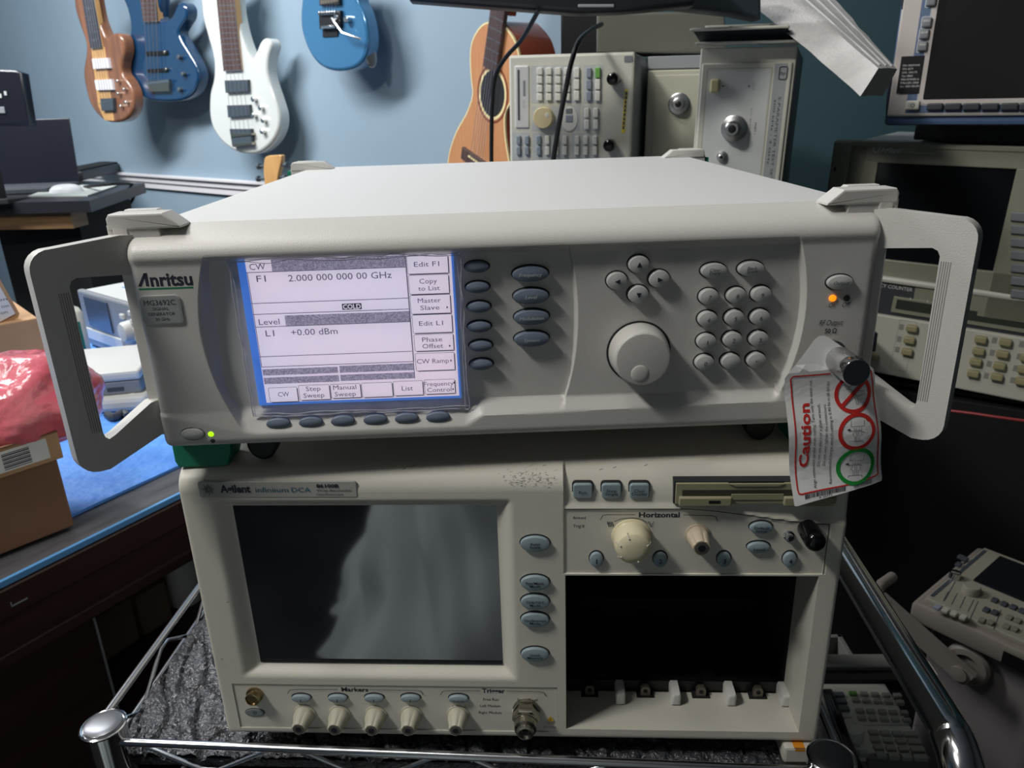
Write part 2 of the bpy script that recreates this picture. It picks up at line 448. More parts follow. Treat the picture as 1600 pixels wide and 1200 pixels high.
# bars and rules follow the display's own rows
def row(xa, ya, xb, yb_, m, hpx):
    "bar whose left end centre is (xa,ya) and right end (xb,yb)"
    a, b = C2(xa, ya), C2(xb, yb_); z = (a[1]+b[1])/2; h2 = hpx/4/2.62*mm/2
    mb.quad(a[0], b[0], z-h2, z+h2, yt, m)
row(297, 142, 1132, 113, 'hatch', 72); row(383, 487, 1161, 454, 'hatch', 66)
row(242, 809, 712, 790, 'hatch', 42); row(722, 790, 1188, 770, 'hatch', 46); row(250, 861, 720, 845, 'hatch', 44); row(728, 843, 1193, 824, 'hatch', 42)
for (xa, ya, xb, yb_) in ((140,184,1135,150), (168,380,1150,341), (182,446,1155,411), (195,526,1163,490), (222,712,1175,674), (235,776,1183,738), (300,106,1130,77)):
    row(xa, ya, xb, yb_, 'lcdink', 4)
def vr(xa, ya, xb, yb_, t=4):
    a, b = C2(xa, ya), C2(xb, yb_); x = (a[0]+b[0])/2; h2 = t/4/2.62*mm/2; mb.quad(x-h2, x+h2, min(a[1], b[1]), max(a[1], b[1]), yt-.00002, 'lcdink')
vr(1134, 80, 1187, 740); vr(1128, 78, 1196, 846); vr(142, 184, 240, 776)
def ctx(s_, x, y, w, h, m='lcdink', **k):
    a, b = C2(x-w/2, y), C2(x+w/2, y); c, d = C2(x, y-h/2), C2(x, y+h/2)
    mb.text(s_, (a[0]+b[0])/2, (c[1]+d[1])/2, m, w=b[0]-a[0], h=c[1]-d[1], y=yt-.00005, **k)
ctx('CW', 208, 147, 100, 38); ctx('F1', 232, 222, 58, 40); ctx('2.000 000 000 00 GHz', 724, 208, 648, 40)
ctx('Level', 282, 491, 130, 36); ctx('L1', 287, 563, 54, 38); ctx('+0.00 dBm', 564, 553, 292, 38)
row(738, 397, 860, 394, 'lcddark', 38); ctx('COLD', 799, 396, 112, 28, 'lcdwhite', bold=.02)
keys = ((1139,77,1405,190), (1150,197,1410,317), (1160,322,1420,440), (1173,445,1430,560), (1185,568,1438,672), (1193,685,1445,795))
def kbox(x0_, y0_, x1_, y1_, r_=.0008):
    a, b = C2(x0_, y0_+4), C2(x1_, y1_-4)
    mb.frame(a[0], b[0], b[1], a[1], .00022, yt-.00003, 'lcddark', r=r_)
    mb.quad(a[0]+.0012, b[0]+.0001, b[1]-.0004, b[1], yt-.00004, 'lcddark'); mb.quad(b[0], b[0]+.0004, b[1]-.0003, a[1]-.001, yt-.00004, 'lcddark')
for k in keys: kbox(*k)
for k in ((275,900,467,993), (463,885,668,980), (662,878,860,968), (857,870,1058,962), (1055,860,1248,952), (1250,850,1447,942)): kbox(*k)
for s_, x, y, w_, h_ in (('Edit F1', 1266,130,158,30), ('Copy', 1276,236,110,30), ('to List', 1281,281,135,28), ('Master', 1283,357,145,28), ('Slave', 1287,402,120,28), ('Edit L1', 1294,500,150,28),
    ('Phase', 1301,601,125,28), ('Offset', 1305,642,130,28), ('CW Ramp', 1305,736,200,28), ('CW', 372,944,70,28), ('Step', 557,909,92,28), ('Sweep', 562,950,130,28),
    ('Manual', 754,900,145,28), ('Sweep', 758,942,132,28), ('List', 1146,906,70,28), ('Frequency', 1342,878,185,26), ('Control', 1346,915,152,26)): ctx(s_, x, y, w_, h_)
for x, y in ((1396,400), (1412,641), (1420,733), (1440,872), (1433,912)):
    c = C2(x, y); mb.add([(c[0]-.0005, yt-.00006, c[1]-.0008), (c[0]+.0006, yt-.00006, c[1]), (c[0]-.0005, yt-.00006, c[1]+.0008)], [(0, 1, 2)], 'lcddark')
mb.build('screen_print', sg, 'grey lettering and boxes shown on the screen')
# clear film, wrinkled and curling at its edges
mb = MB(); random.seed(3)
fx0, fz0 = FA.px(408, 648, .006); fx1, fz1 = FA.px(716, 394, .006); fx0 -= .0042; fx1 += .0012
from mathutils import noise
def fy(x, z):
    e = min(x-fx0, fx1-x, z-fz0, fz1-z)*1000
    k = math.exp(-max(e, 0)/2.2)
    n_ = noise.noise(Vector((x*160, z*160, 1.3)))
    return .0058-.0016*k*(1+1.1*n_)-.0004*(1+noise.noise(Vector((x*60, z*60, 5))))
def wx(x, z): return x + .0010*noise.noise(Vector((z*90, 3, 0)))*(1 if x < fx0+.002 or x > fx1-.002 else 0)
xs2 = ls(fx0, fx1, 100); zs2 = ls(fz0, fz1, 80)
V = [(wx(x, z), fy(x, z), z+.0008*noise.noise(Vector((x*90, 7, 0)))*(1 if z < fz0+.002 or z > fz1-.002 else 0)) for z in zs2 for x in xs2]; n = len(xs2)
mb.add(V, [(j*n+i, j*n+i+1, (j+1)*n+i+1, (j+1)*n+i) for j in range(80) for i in range(100)], 'film')
for (P0_, P1_) in (((fx0, fz0), (fx1, fz0)), ((fx1, fz0), (fx1, fz1)), ((fx1, fz1), (fx0, fz1)), ((fx0, fz1), (fx0, fz0))):
    for off_, rad_ in ((0, .00045), (.0014, .00028)):
        Q = []
        for k in range(41):
            s_ = k/40; x = P0_[0]+(P1_[0]-P0_[0])*s_; z = P0_[1]+(P1_[1]-P0_[1])*s_; cx_, cz_ = (fx0+fx1)/2, (fz0+fz1)/2
            n_ = noise.noise(Vector((x*70, z*70, off_*900))); m_ = noise.noise(Vector((x*200, z*200, 7)))
            ox_ = (.0013*n_+off_) * (1 if P0_[0] == P1_[0] else .0) * (1 if x < cx_ else -1); oz_ = (.0013*n_+off_)*(1 if P0_[1] == P1_[1] else .0)*(1 if z < cz_ else -1)
            Q.append((x+ox_, .0036+.0007*m_, z+oz_))
        mb.tube(Q, [rad_*(1+.6*noise.noise(Vector((q_[0]*300, q_[2]*300, 2)))) for q_ in Q], 'filmedge', 6)
mb.build('protective_film', sg, 'crinkled clear plastic film over the screen')
# keys
def key(F, par, nm, px, py, a, b, m, yb_, yt_, txt=None, tm='ink', ital=.2, dome=.0008, gap=.0007, lab=None, f=None, T=None, dx=0, dz=0):
    x, z = F.px(px, py, yt_); x += dx; z += dz
    k = MB(); k.slab(el(x, z, a+gap, b+gap, 28), yb_-.0004, yb_+.001, 'keygap')
    k.slab(el(x, z, a, b, 28), yt_, yb_+.001, m, .0007, 3, dome)
    if txt:
        L = txt if isinstance(txt, (list, tuple)) else [txt]
        for i, (s_, w_, h_) in enumerate(L):
            k.text(s_, x, z+(len(L)-1)*.0009*(1-2*i), tm, w=w_*mm, h=h_*mm, y=yt_-dome-.00015, ital=ital)
    return k.build(nm, par, lab)
for py, px in ((418,745), (450,746), (481,748), (512,749), (542,751), (571,752)):
    key(FA, sg, 'soft_key', px, py, .0070, .0032, 'darkkey', .0086, .0046)
for px, py in ((434,663), (485,661), (535,659), (586,657), (635,655), (684,653)):
    key(FA, sg, 'soft_key', px, py, .0073, .0034, 'darkkey', .0062, .0012)
for py, px, s_, ww in ((429,829,'Frequency',13), (464,830,'Level',6.5), (497,831,'Modulation',14), (531,831,'System',9)):
    key(FA, sg, 'menu_key', px, py, .0105, .0045, 'darkkey', .0086, .0040, [(s_, ww, 2.0)], 'inkpale')
for px, py, r_ in ((999,414,90), (965,440,180), (1031,437,0), (998,461,-90)):
    o = key(FA, sg, 'arrow_key', px, py, .0061, .0051, 'lightkey', .0062, .0020)
    x, z = FA.px(px, py, .0020); k = MB(); c, q = math.cos(R(r_)), math.sin(R(r_))
    k.add([(x+a*c-b*q, .0009, z+a*q+b*c) for a, b in ((.0018, 0), (-.0014, .0015), (-.0014, -.0015))], [(0, 1, 2)], 'ink')
    k.build('arrow_mark', o)
for px, py, s_ in ((1117,424,[('Clear', 6.3, 1.9), ('Entry', 6.3, 1.9)]), (1175,421,[('Back', 5.5, 1.9), ('Space', 6.5, 1.9)])):
    key(FA, sg, 'edit_key', px, py, .0076, .0044, 'lightkey', .0062, .0020, s_)
for row_ in (((1109,465,'7'), (1152,463,'8'), (1191,461,'9')), ((1107,500,'4'), (1149,498,'5'), (1189,497,'6')), ((1105,535,'1'), (1146,532,'2'), (1187,531,'3')), ((1102,568,'0'), (1143,566,'.'), (1183,564,'+/-'))):
    for px, py, s_ in row_:
        key(FA, sg, 'digit_key', px, py, .0058, .0048, 'lightkey', .0062, .0018, [(s_, (.4 if s_ == '1' else 1.5) if len(s_) == 1 and s_ != '.' else (.5 if s_ == '.' else 3), 2.6 if s_ != '+/-' else 1.8)], ital=.15)
key(FA, sg, 'output_key', 1314, 442, .0076, .0043, 'lightkey', .0012, -.0018, [('Output', 9, 2.0)])
key(FA, sg, 'power_key', 300, 679, .0070, .0036, 'lightkey', .0004, -.0012)
for px, py, r_, m, nm, y0 in ((1301,466,.0021,'led_on','indicator_lamp',.001), (1323,466,.0019,'led_off','indicator_lamp',.001), (330,678,.0019,'led_gr','indicator_lamp',.0004), (333,688.5,.0015,'led_off','indicator_lamp',.0004)):
    x, z = FA.px(px, py, y0); k = MB(); k.slab(el(x, z, r_, r_*.95, 16), y0-.0006, y0+.001, m, .0003, 2, .0003)
    k.build(nm, sg, {'led_on': 'glowing orange lamp', 'led_gr': 'glowing green lamp', 'led_off': 'unlit dark lamp'}[m])
# big dial
x, z = FA.px(1005, 562, -.0092); k = MB()
k.slab(el(x, z, .0194, .0192, 48), .0058, .008, 'keygap')
T = TL(x, .0062, z); R0 = .0166
prof = [(R0+.0016, 0), (R0+.0008, .008), (R0+.0001, .0132), (R0-.0003, .0145), (R0-.0011, .0152), (R0-.0021, .0154)]
k.lathe(prof, 'cream', T, 64)
k.build('tuning_dial', sg, ang=22)
k = MB(); fx, fz = FA.px(1000, 584, -.0092)
V = []; F = []; n = 28
for j, (rr_, yy_) in enumerate(((.0056, -.0200), (.0050, -.0196), (.0040, -.01935), (.002, -.0192), (.0001, -.0191))):
    for i in range(n): V.append((fx+rr_*math.cos(2*math.pi*i/n), yy_-.0005 if j else -.0200, fz+rr_*math.sin(2*math.pi*i/n)))
for j in range(4):
    for i in range(n): F.append((j*n+i, j*n+(i+1) % n, (j+1)*n+(i+1) % n, (j+1)*n+i))
k.lathe([(.0056, -.0002), (.0052, .0002), (.0046, .00045), (.003, .0007), (.001, .0008)], 'cream', TL(fx, .0062-.0154, fz), 28)
k.build('finger_dimple', sg)
# RF connector with cap
cx, cz = .4066, .0460
k = MB(); T = TL(cx, 0, cz)
k.lathe([(.0088, -.002), (.0088, .002), (.0050, .0022), (.0050, .0085)], 'steel', T, 32)
k.lathe([(.0060, .0085), (.0074, .0095), (.0078, .011), (.0078, .0268)], 'knurl', T, 48)
k.lathe([(.0074, .0268), (.0080, .0275), (.0080, .0335), (.0077, .0342)], 'chrome', T, 48)
k.lathe([(.0074, .0338), (.0074, .0344)], 'endcap', T, 48)
k.build('output_connector', sg, 'knurled steel connector with a dark end cap')
# handles
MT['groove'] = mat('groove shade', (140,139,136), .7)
def handle(side):
    sx = 1 if side > 0 else -1; bx = W if side > 0 else 0
    P0 = Vector((bx+sx*.004, .012)); P1 = Vector((bx+sx*.0395, -.0265)); d = (P1-P0).normalized(); nn = Vector((d.y, -d.x))*(-sx)
    # nn points forward/inward
    L = (P1-P0).length
    out = [(-.006, .129), (.004, .130), (L-.014, .128)]
    arc = [(L-.011+.011*math.sin(R(a)), .117+.011*math.cos(R(a))) for a in range(10, 91, 16)]
    out += arc
    arc2 = [(L-.012+.012*math.cos(R(a)), .010-.012*math.sin(R(a))) for a in range(0, 90, 16)]
    out += arc2 + [(L-.016, -.0025), (.004, .008), (-.006, .009)]
    inn = [(-.006, .107), (.006, .108), (L-.0215, .1108), (L-.0185, .1095), (L-.0170, .1065), (L-.0165, .021), (L-.0172, .0175), (L-.019, .0158), (L-.0225, .0170), (.006, .030), (-.006, .031)]
    m = MB(); th = .0105
    def bridge(A, B, y0, y1):
        # closed band between polyline outline (outer then reversed inner)
        P = A + B[::-1]; return P
    P = out + inn[::-1]
    f = pg(P)
    T = Matrix(((d.x*1, -nn.x, 0, P0.x), (d.y*1, -nn.y, 0, P0.y), (0, 0, 1, 0), (0, 0, 0, 1)))
    m.slab(f, -th*.35, th*.65, 'cream', .0022, 3, T=T)
    # grooves on the grip
    for i in range(5):
        u = L-.0158+i*.0012
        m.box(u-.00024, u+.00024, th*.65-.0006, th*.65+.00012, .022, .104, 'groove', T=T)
    return m.build('handle', sg)
handle(-1); handle(1)
# corner bumpers on the lid and green rubber feet below
def bumper(par, x0, x1, y0, y1, mir, green=False):
    m = MB(); xa, xb = (x0, x1)
    def X(t): return xa+(xb-xa)*t if not mir else xb-(xb-xa)*t
    for (ya, yb_, zt, t1) in ((y0, y0+(y1-y0)*.55, .0085, 1.0), (y0+(y1-y0)*.75, y1, .0085, .72)):
        P = [(X(0), 0), (X(0), zt*.72), (X(.04), zt), (X(t1-.22), zt), (X(t1), .0012), (X(t1), 0)]
        T = TL(0, 0, H-.0006)
        m.slab(pg(P), ya, yb_, 'cream', .0011, 2, T=T)
    P = [(X(-.02), -.014), (X(-.02), .0022), (X(.0), .003), (X(.62), .003), (X(.7), -.002), (X(.7), -.014)]
    m.slab(pg(P), y0+.001, y1-.001, 'cream', .0008, 2, T=TL(0, 0, H-.0006))
    if green: m.box(min(X(-.12), X(.05)), max(X(-.12), X(.05)), y0+.003, y1-.002, H-.012, H-.001, 'green_rub')
    m.build('corner_bumper', par)
bumper(sg, -.010, .031, .0085, .036, False); bumper(sg, W-.031, W+.010, .0085, .036, True)
bumper(sg, -.008, .036, D-.036, D-.008, False, True); bumper(sg, W-.036, W+.008, D-.036, D-.008, True, True)
# frame collars where the handles bolt on
for sx, bx in ((-1, 0), (1, W)):
    m = MB(); xa, xb = sorted((bx-sx*.001, bx+sx*.0075))
    m.slab(pg([(xa, .006), (xb, .006), (xb, H+.001), (xa, H+.001)]), .0085, .034, 'cream', .0012, 2)
    m.box(*sorted((bx-sx*.001, bx+sx*.0025)), .034, D-.01, .02, H-.012, 'cream')
    m.build('side_frame', sg)
for (xa, xb) in ((-.0055, .032), (W-.032, W+.0055)):
    for (ya, yb_) in ((.022, .048), (D-.05, D-.02)):
        m = MB(); m.slab(pg([(xa, .001), (xa, -.019), (xa+.002, -.0235), (xb-.004, -.0235), (xb, -.012), (xb, .001)]), ya, yb_, 'green_rub', .0014, 2)
        m.build('rubber_foot', sg, 'green rubber corner foot')
m = MB(); m.slab(el(.050, -.011, .010, .012, 24), .028, .040, 'blackpl', .002, 2); m.build('round_foot', sg)
m = MB(); m.slab(el(W-.050, -.011, .010, .012, 24), .028, .040, 'blackpl', .002, 2); m.build('round_foot', sg)

# ---------------------------------------------------------------- caution tag
AO = FA.M @ Vector((.3935, -.0075, .062))
FT = Frame(AO, rx=R(-9.5), rz=AY)
tg = thing('caution_tag', 'white paper caution tag with red border hanging from the output connector', 'tag', FT)
P5 = lambda x, y: FT.px(1220+x/5, 560+y/5)
outl = [(1226,591), (1231,583), (1272,531), (1279,525.5), (1288,524.5), (1296,528), (1358,570), (1367,577), (1371,590), (1375,640), (1380,700), (1388,752), (1387,757), (1344,765), (1298,777), (1243,790), (1240,789), (1238,760), (1234,700), (1229,630)]
def bend(x, z):
    q = z*1000
    return .0016*math.sin(q*.055+x*60)+(.0016*math.sin(q*.13) if q < -20 else 0)+.9*max(0, (x-.018))**2*10*max(0, -q/90)
m = MB(); P = [FT.px(*p) for p in outl]
from mathutils.geometry import tessellate_polygon
def sheet(poly, y, mtl, mbx, step=.0035):
    "flat polygon cut into small triangles so it can bend"
    xs_ = [p[0] for p in poly]; zs_ = [p[1] for p in poly]
    tri = [(tuple(poly[a]), tuple(poly[b]), tuple(poly[c])) for a, b, c in tessellate_polygon([[Vector((p[0], p[1], 0)) for p in poly]])]
    for _ in range(7):
        nt = []; ch = False
        for t3 in tri:
            e = [(math.dist(t3[i], t3[(i+1) % 3]), i) for i in range(3)]; L, i = max(e)
            if L > step*2:
                a, b, c = t3[i], t3[(i+1) % 3], t3[(i+2) % 3]; q = ((a[0]+b[0])/2, (a[1]+b[1])/2); nt += [(a, q, c), (q, b, c)]; ch = True
            else: nt.append(t3)
        tri = nt
        if not ch: break
    idx = {}; V = []; F = []
    for t3 in tri:
        f = []
        for p in t3:
            k = (round(p[0], 7), round(p[1], 7))
            if k not in idx: idx[k] = len(V); V.append((p[0], y+bend(*p), p[1]))
            f.append(idx[k])
        # face the front (-y)
        a, b, c = [Vector((V[i][0], V[i][2])) for i in f]
        if (b-a).cross(c-a) < 0: f = f[::-1]
        if len(set(f)) == 3: F.append(tuple(f))
    mbx.add(V, F, mtl)
sheet(P, 0, 'paper', m)
sheet(P, .0003, 'paper', m)
def bendall(mbx, k0):
    for i in range(k0, len(mbx.V)):
        v = mbx.V[i]; mbx.V[i] = (v[0], v[1]+bend(v[0], v[2]), v[2])
k0 = len(m.V); y1 = -.0003
B = [P5(*p) for p in ((380,116), (90,140), (72,165), (85,240), (100,400), (120,700), (135,1030), (142,1058), (165,1062), (500,1000), (770,938), (795,925), (795,900), (775,750), (750,500), (735,200), (715,105), (690,82), (650,85))]
def dens(Q, st=.003):
    O = [Q[0]]
    for a, b in zip(Q[:-1], Q[1:]):
        k = max(1, int(math.dist(a, b)/st))
        for i in range(1, k+1): O.append((a[0]+(b[0]-a[0])*i/k, a[1]+(b[1]-a[1])*i/k))
    return O
m.line(dens(B), .00085, y1, 'tagred')
def vtext(s_, x, ya, yb_, h, mtl, bold=0, x2=None):
    a = P5(x, ya); b = P5(x2 or x, yb_); m.text(s_, (a[0]+b[0])/2, (a[1]+b[1])/2, mtl, w=math.dist(a, b), h=h*mm, y=y1, rot=math.atan2(b[1]-a[1], b[0]-a[0]), bold=bold)
vtext('Caution', 192, 862, 352, 5.4, 'tagred', .028, x2=184)
vtext('Align connectors parallel when mating. Turn only the outer nut.', 278, 1020, 165, 1.7, 'tagink', x2=225)
vtext('Do not use pliers or a plain wrench.', 306, 850, 352, 1.7, 'tagink', x2=290)
vtext('Do not over tighten the connectors.', 347, 845, 352, 1.7, 'tagink', x2=336)
vtext('Recommended torque wrench setting is 0.90 N·m (8 lbf-in)', 400, 985, 180, 1.7, 'tagink', x2=362)
def sign(cx_, cy_, rx_, mtl, bar_):
    c = P5(cx_, cy_); r1 = abs(P5(cx_+rx_, cy_)[0]-P5(cx_-rx_, cy_)[0])/2; r0 = r1*.80
    m.ring(c[0], c[1], r0, r1, y1, mtl, n=40)
    s_ = r1*.5; I = 'tagink'; L = lambda pts, t=.0002: m.line([(c[0]+a*s_, c[1]+b*s_) for a, b in pts], t, y1+.0001, I)
    if bar_ == 1:
        L([(-.9,.9), (-.4,.6), (-.1,.9), (.3,.8)]); L([(-.7,.5), (-.2,.4), (0,.1), (.5,-.3), (.9,-.2), (1.2,0)]); L([(0,0), (.2,-.5), (.35,-1.1), (.55,-1.1), (.5,-.6), (.1,.1)]); L([(.3,.3), (1.2,.2)]); L([(-.5,.9), (-.3,1.1), (.2,1.1), (.4,.8)])
    else:
        L([(-.7,1.2), (-.7,.6), (.7,.6), (.7,1.2)]); L([(-.4,.5), (-.4,.2), (.4,.2), (.4,.5)]); L([(-.15,.5), (-.15,.2)]); L([(.15,.5), (.15,.2)])
        L([(-.9,.25), (-.3,.05), (.4,.1), (.8,-.1)]); L([(-.4,0), (-.5,-.3), (-.25,-.5), (-.25,-1)]); L([(-.1,-.05), (-.1,-1)]); L([(.1,-.05), (.1,-1)]); L([(.4,0), (.5,-.3), (.3,-.5), (.3,-1)]); L([(-.7,-1.2), (-.7,-1), (.7,-1), (.7,-1.2)])
        m.add([(c[0]-1.15*s_, y1, c[1]+.25*s_), (c[0]-.8*s_, y1, c[1]+.42*s_), (c[0]-.8*s_, y1, c[1]+.12*s_)], [(0, 2, 1)], I)
    if bar_:
        q = r1*.86*.707; m.line([(c[0]-q, c[1]-q), (c[0]+q, c[1]+q)], r1*.2, y1-.0001, mtl)
sign(568, 276, 152, 'tagred', 1); sign(582, 566, 150, 'tagred', 2); sign(598, 848, 156, 'taggreen', 0)
random.seed(5)
for (xa, ya, xb, yb_, n_) in ((188, 1082, 515, 1020, 44), (580, 1008, 735, 972, 20)):
    a = P5(xa, ya); b = P5(xb, yb_); x = 0; Lh = math.dist(a, b); d = ((b[0]-a[0])/Lh, (b[1]-a[1])/Lh)
    while x < Lh:
        wv = random.choice((.0002, .0003, .0005)); c = (a[0]+d[0]*x, a[1]+d[1]*x); hv = .0027
        m.add([(c[0], y1, c[1]-hv/2), (c[0]+wv, y1, c[1]-hv/2), (c[0]+wv, y1, c[1]+hv/2), (c[0], y1, c[1]+hv/2)], [(0, 1, 2, 3)], 'tagink'); x += wv+random.choice((.0002, .0003, .0004))
a = P5(350, 1078); m.text('A 20771', a[0], a[1], 'tagink', w=.008, h=.0014, y=y1, rot=.15)
bendall(m, k0)
m.build('printed_sheet', tg, flat=True)

# ================================================================ OSCILLOSCOPE (lower instrument)
FG = Frame((0, 0, 0))
sc = thing('oscilloscope', 'beige oscilloscope mainframe with dark blank screen and empty module bay, beneath the signal generator', 'oscilloscope', FG)
GW, GH, GD = .4255, .2155, .52
gp = lambda px, py, y=0: FG.px(px, py, y)
# fascia relief ; landmarks in mm: glass 30..205 x 61..187.5
GX0, GX1, GZ0, GZ1 = 31.5, 204.5, 61.5, 187
BX0, BX1, BZ0, BZ1 = 249.6, 413.2, 9.6, 139.3
def g_rec(x, z):
    u, v = x*1000, z*1000; r_ = 0
    # sloping surround of the screen
    dl = (GX0-u)/13; dr = (u-GX1)/12; db = (GZ0-v)/9; dt = (v-GZ1)/9
    d = max(dl, dr, db, dt)
    if d < 1 and u < 247:
        r_ = max(r_, 7.5*(1-ss(0, 1, d)) if d > 0 else 7.5)
    # lower left control strip, slightly sunk
    if 9.8 < u < 243.6 and 6.4 < v < 46.6: r_ = max(r_, .8)
    # right part: sloping strip over the control panel
    if u > 249:
        top = 188.8-11.5*ss(320, 420, u)
        if v > top:
            if v < top+4.5: r_ = 0.2+1.8*ss(top, top+4.5, v) if v > top else r_
            elif v < 209: r_ = 2+2.6*ss(top+4.5, 209, v)
            else: r_ = 4.6
        elif u < 417 and v > 140.6: r_ = 1.0 if u < 415.6 else .2
        r_ *= ss(248.6, 250.4, u)
        if u > 416: r_ = min(r_, 3.0)
    return r_*mm
def g_y(x, z):
    y = g_rec(x, z); e = min(x+.001, GW+.0015-x)
    if e < .0032: y += .0032-math.sqrt(max(0, .0032**2-(.0032-e)**2))
    if z < .004: y += .004-math.sqrt(max(0, .004**2-(.004-z)**2))
    q0 = .014
    if z > GH-q0: q = z-(GH-q0); y += (q0-math.sqrt(max(0, q0**2-q*q)))*1.15
    return y
ed = [-.001, -.0008, -.0004, .0, .0007, .0014, .0022]
xs = sorted(set([round(v, 6) for v in ed+ls(.0035, GW-.0035, 250)+[GW+.0005-e for e in ed]+[q*mm for q in (9.75, 9.95, 243.5, 243.7, GX0, GX1, BX0, BX1, 248.7, 249.3, 250.4, 415.5, 415.8, 416.9, 417.1)]]))
zs = sorted(set([round(v, 6) for v in [0, .0004, .001, .0018, .0028, .004]+ls(.0055, GH-.0145, 130)+[GH-.014+.014*math.sin(math.pi/2*k/10) for k in range(11)]+[q*mm for q in (6.3, 6.5, 46.5, 46.7, GZ0, GZ1, BZ0, BZ1, 140.5, 140.7)]]))
def keepg(x, z):
    u, v = x*1000, z*1000
    if GX0 < u < GX1 and GZ0 < v < GZ1: return False
    if BX0 < u < BX1 and BZ0 < v < BZ1: return False
    return True
m = MB(); m.field(xs, zs, g_y, 'ag', keep=keepg)
for xv, fl in ((-.001, True), (GW+.0015, False)):
    V = []; F = []
    for z in zs: V += [(xv, g_y(xv, z), z), (xv, .030, z)]
    for j in range(len(zs)-1):
        f = (2*j, 2*j+2, 2*j+3, 2*j+1); F.append(f if fl else f[::-1])
    m.add(V, F, 'ag')
for zv in (0, GH):
    V = [(x, g_y(x, zv), zv) for x in xs]+[(x, .030, zv) for x in xs]; n = len(xs)
    m.add(V, [((k, k+1, n+k+1, n+k) if zv else (k, n+k, n+k+1, k+1)) for k in range(n-1)], 'ag')
# inner sleeve of the module bay (35 mm deep, light plastic)
x0, x1, z0, z1, dd = BX0*mm, BX1*mm, BZ0*mm, BZ1*mm, .036
m.add([(x0, .0, z0), (x1, .0, z0), (x1-.001, dd, z0+.0015), (x0+.001, dd, z0+.0015)], [(0, 1, 2, 3)], 'agin')
m.add([(x1, 0, z0), (x1, 0, z1), (x1-.001, dd, z1), (x1-.001, dd, z0+.0015)], [(0, 1, 2, 3)], 'agin')
m.add([(x0, 0, z0), (x0+.001, dd, z0+.0015), (x0+.001, dd, z1), (x0, 0, z1)], [(0, 1, 2, 3)], 'agin')
m.add([(x0, 0.0, z1), (x0+.001, dd, z1), (x1-.001, dd, z1), (x1, 0.0, z1)], [(0, 1, 2, 3)], 'agin')
# seam lines
m.line([(.0097, .0467), (.0097, .0064), (.2437, .0064), (.2437, .0467), (.0097, .0467)], .0005, .0004, 'keygap')
m.line([(.2493, .1886)]+[(q*mm, (188.8-11.5*ss(320, 420, q))*mm) for q in range(255, 416, 8)]+[(.4156, .1776), (.4156, .1406)], .0005, .0001, 'keygap')
MT['badge'] = mat('badge grey', (176,175,168), .35)
# badge with maker's name
a = gp(313, 777); b = gp(556, 752); bx0, bx1, bz0, bz1 = a[0], b[0], a[1], b[1]
m.slab(rr((bx0+bx1)/2, (bz0+bz1)/2, bx1-bx0, bz1-bz0, .0015), -.0004, .001, 'badge', .0003, 2)
def gt(s_, px, py, w_, h_, mtl='ink', y=.0, off=.0003, **k): ptx(m, s_, px, py, w_, h_, mtl, F=FG, y=y, off=off, **k)
gt('Agilent', 368, 763, 47, 11, off=.0007, bold=.035); 
MT['tealink'] = mat('teal ink', (40,105,130), .5)
gt('infiniium', 425, 764.5, 51, 7.5, 'tealink', off=.0007); gt('DCA', 470.5, 764.5, 30, 7, 'tealink', off=.0007)
gt('86100B', 512, 758.5, 35, 5, off=.0007, bold=.04); gt('Wide-Bandwidth', 522, 765.5, 54, 3.5, off=.0007); gt('Oscilloscope', 516, 771.5, 42, 3.5, off=.0007)
c = gp(326.5, 764)
for k in range(16):
    t = 2*math.pi*k/16; r0, r1 = (.0008, .0030) if k % 2 else (.0014, .0040)
    m.line([(c[0]+r0*math.cos(t), c[1]+r0*math.sin(t)), (c[0]+r1*math.cos(t), c[1]+r1*math.sin(t))], .00035, -.0006, 'ink')
# printed words and brackets
gt('Markers', 554, 1078.5, 42, 6, bold=.03); gt('Trigger', 771, 1080.5, 36, 6.5, bold=.03)
def bracket(xa, xb, xc, xd, y1_, y0_):
    A = [gp(*q) for q in ((xa, y0_), (xa+4, y1_+1), (xa+12, y1_), (xb, y1_))]; m.line(A, .00045, -.0002 if y1_ < 900 else .0001, 'ink')
    A = [gp(*q) for q in ((xc, y1_+.5), (xd-10, y1_+1.5), (xd-3, y1_+3), (xd, y0_+2))]; m.line(A, .00045, -.0002 if y1_ < 900 else .0001, 'ink')
bracket(449, 527, 577, 661, 1077.5, 1084); bracket(688, 750, 791, 853, 1079.5, 1086); bracket(938, 992, 1068, 1121, 804, 812)
gt('Horizontal', 1030.5, 805.5, 64, 7.5, bold=.03); gt('Armed', 905, 810, 20, 4.2); gt('Trig\'d', 904, 823, 17, 4.5)
gt('Free Run', 767, 1094, 24, 4); gt('Left Module', 766, 1104, 32, 4); gt('Right Module', 766, 1114.5, 36, 4); gt('Level', 717, 1106, 20, 5)
gt('Front Panel', 824, 1094.5, 31, 4); gt('50 Ω', 860, 1131, 12, 3.8); gt('±2 V Max', 859, 1137, 20, 3.6); gt('Cal', 1252, 824, 11, 4.8, ital=.1)
A = [gp(*q) for q in ((960,816), (970,812), (987,810), (1002,812), (1010,817))]; m.line(A, .0004, .0006, 'ink')
for x0_, s_ in ((949, 1), (1012, 2)):
    P = []
    for k in range(25): P.append(gp(x0_+k*10/24, 820-4*math.sin(k/24*math.pi*(6 if s_ == 1 else 2.6))))
    m.line(P, .00035, .0006, 'ink')
for px, dr in ((1079.5, -1), (1094.5, 1)):
    c = gp(px, 826); m.add([(c[0]-.0013*dr, .0006, c[1]-.001), (c[0]+.0015*dr, .0006, c[1]), (c[0]-.0013*dr, .0006, c[1]+.001)], [(0, 1, 2) if dr > 0 else (0, 2, 1)], 'ink')
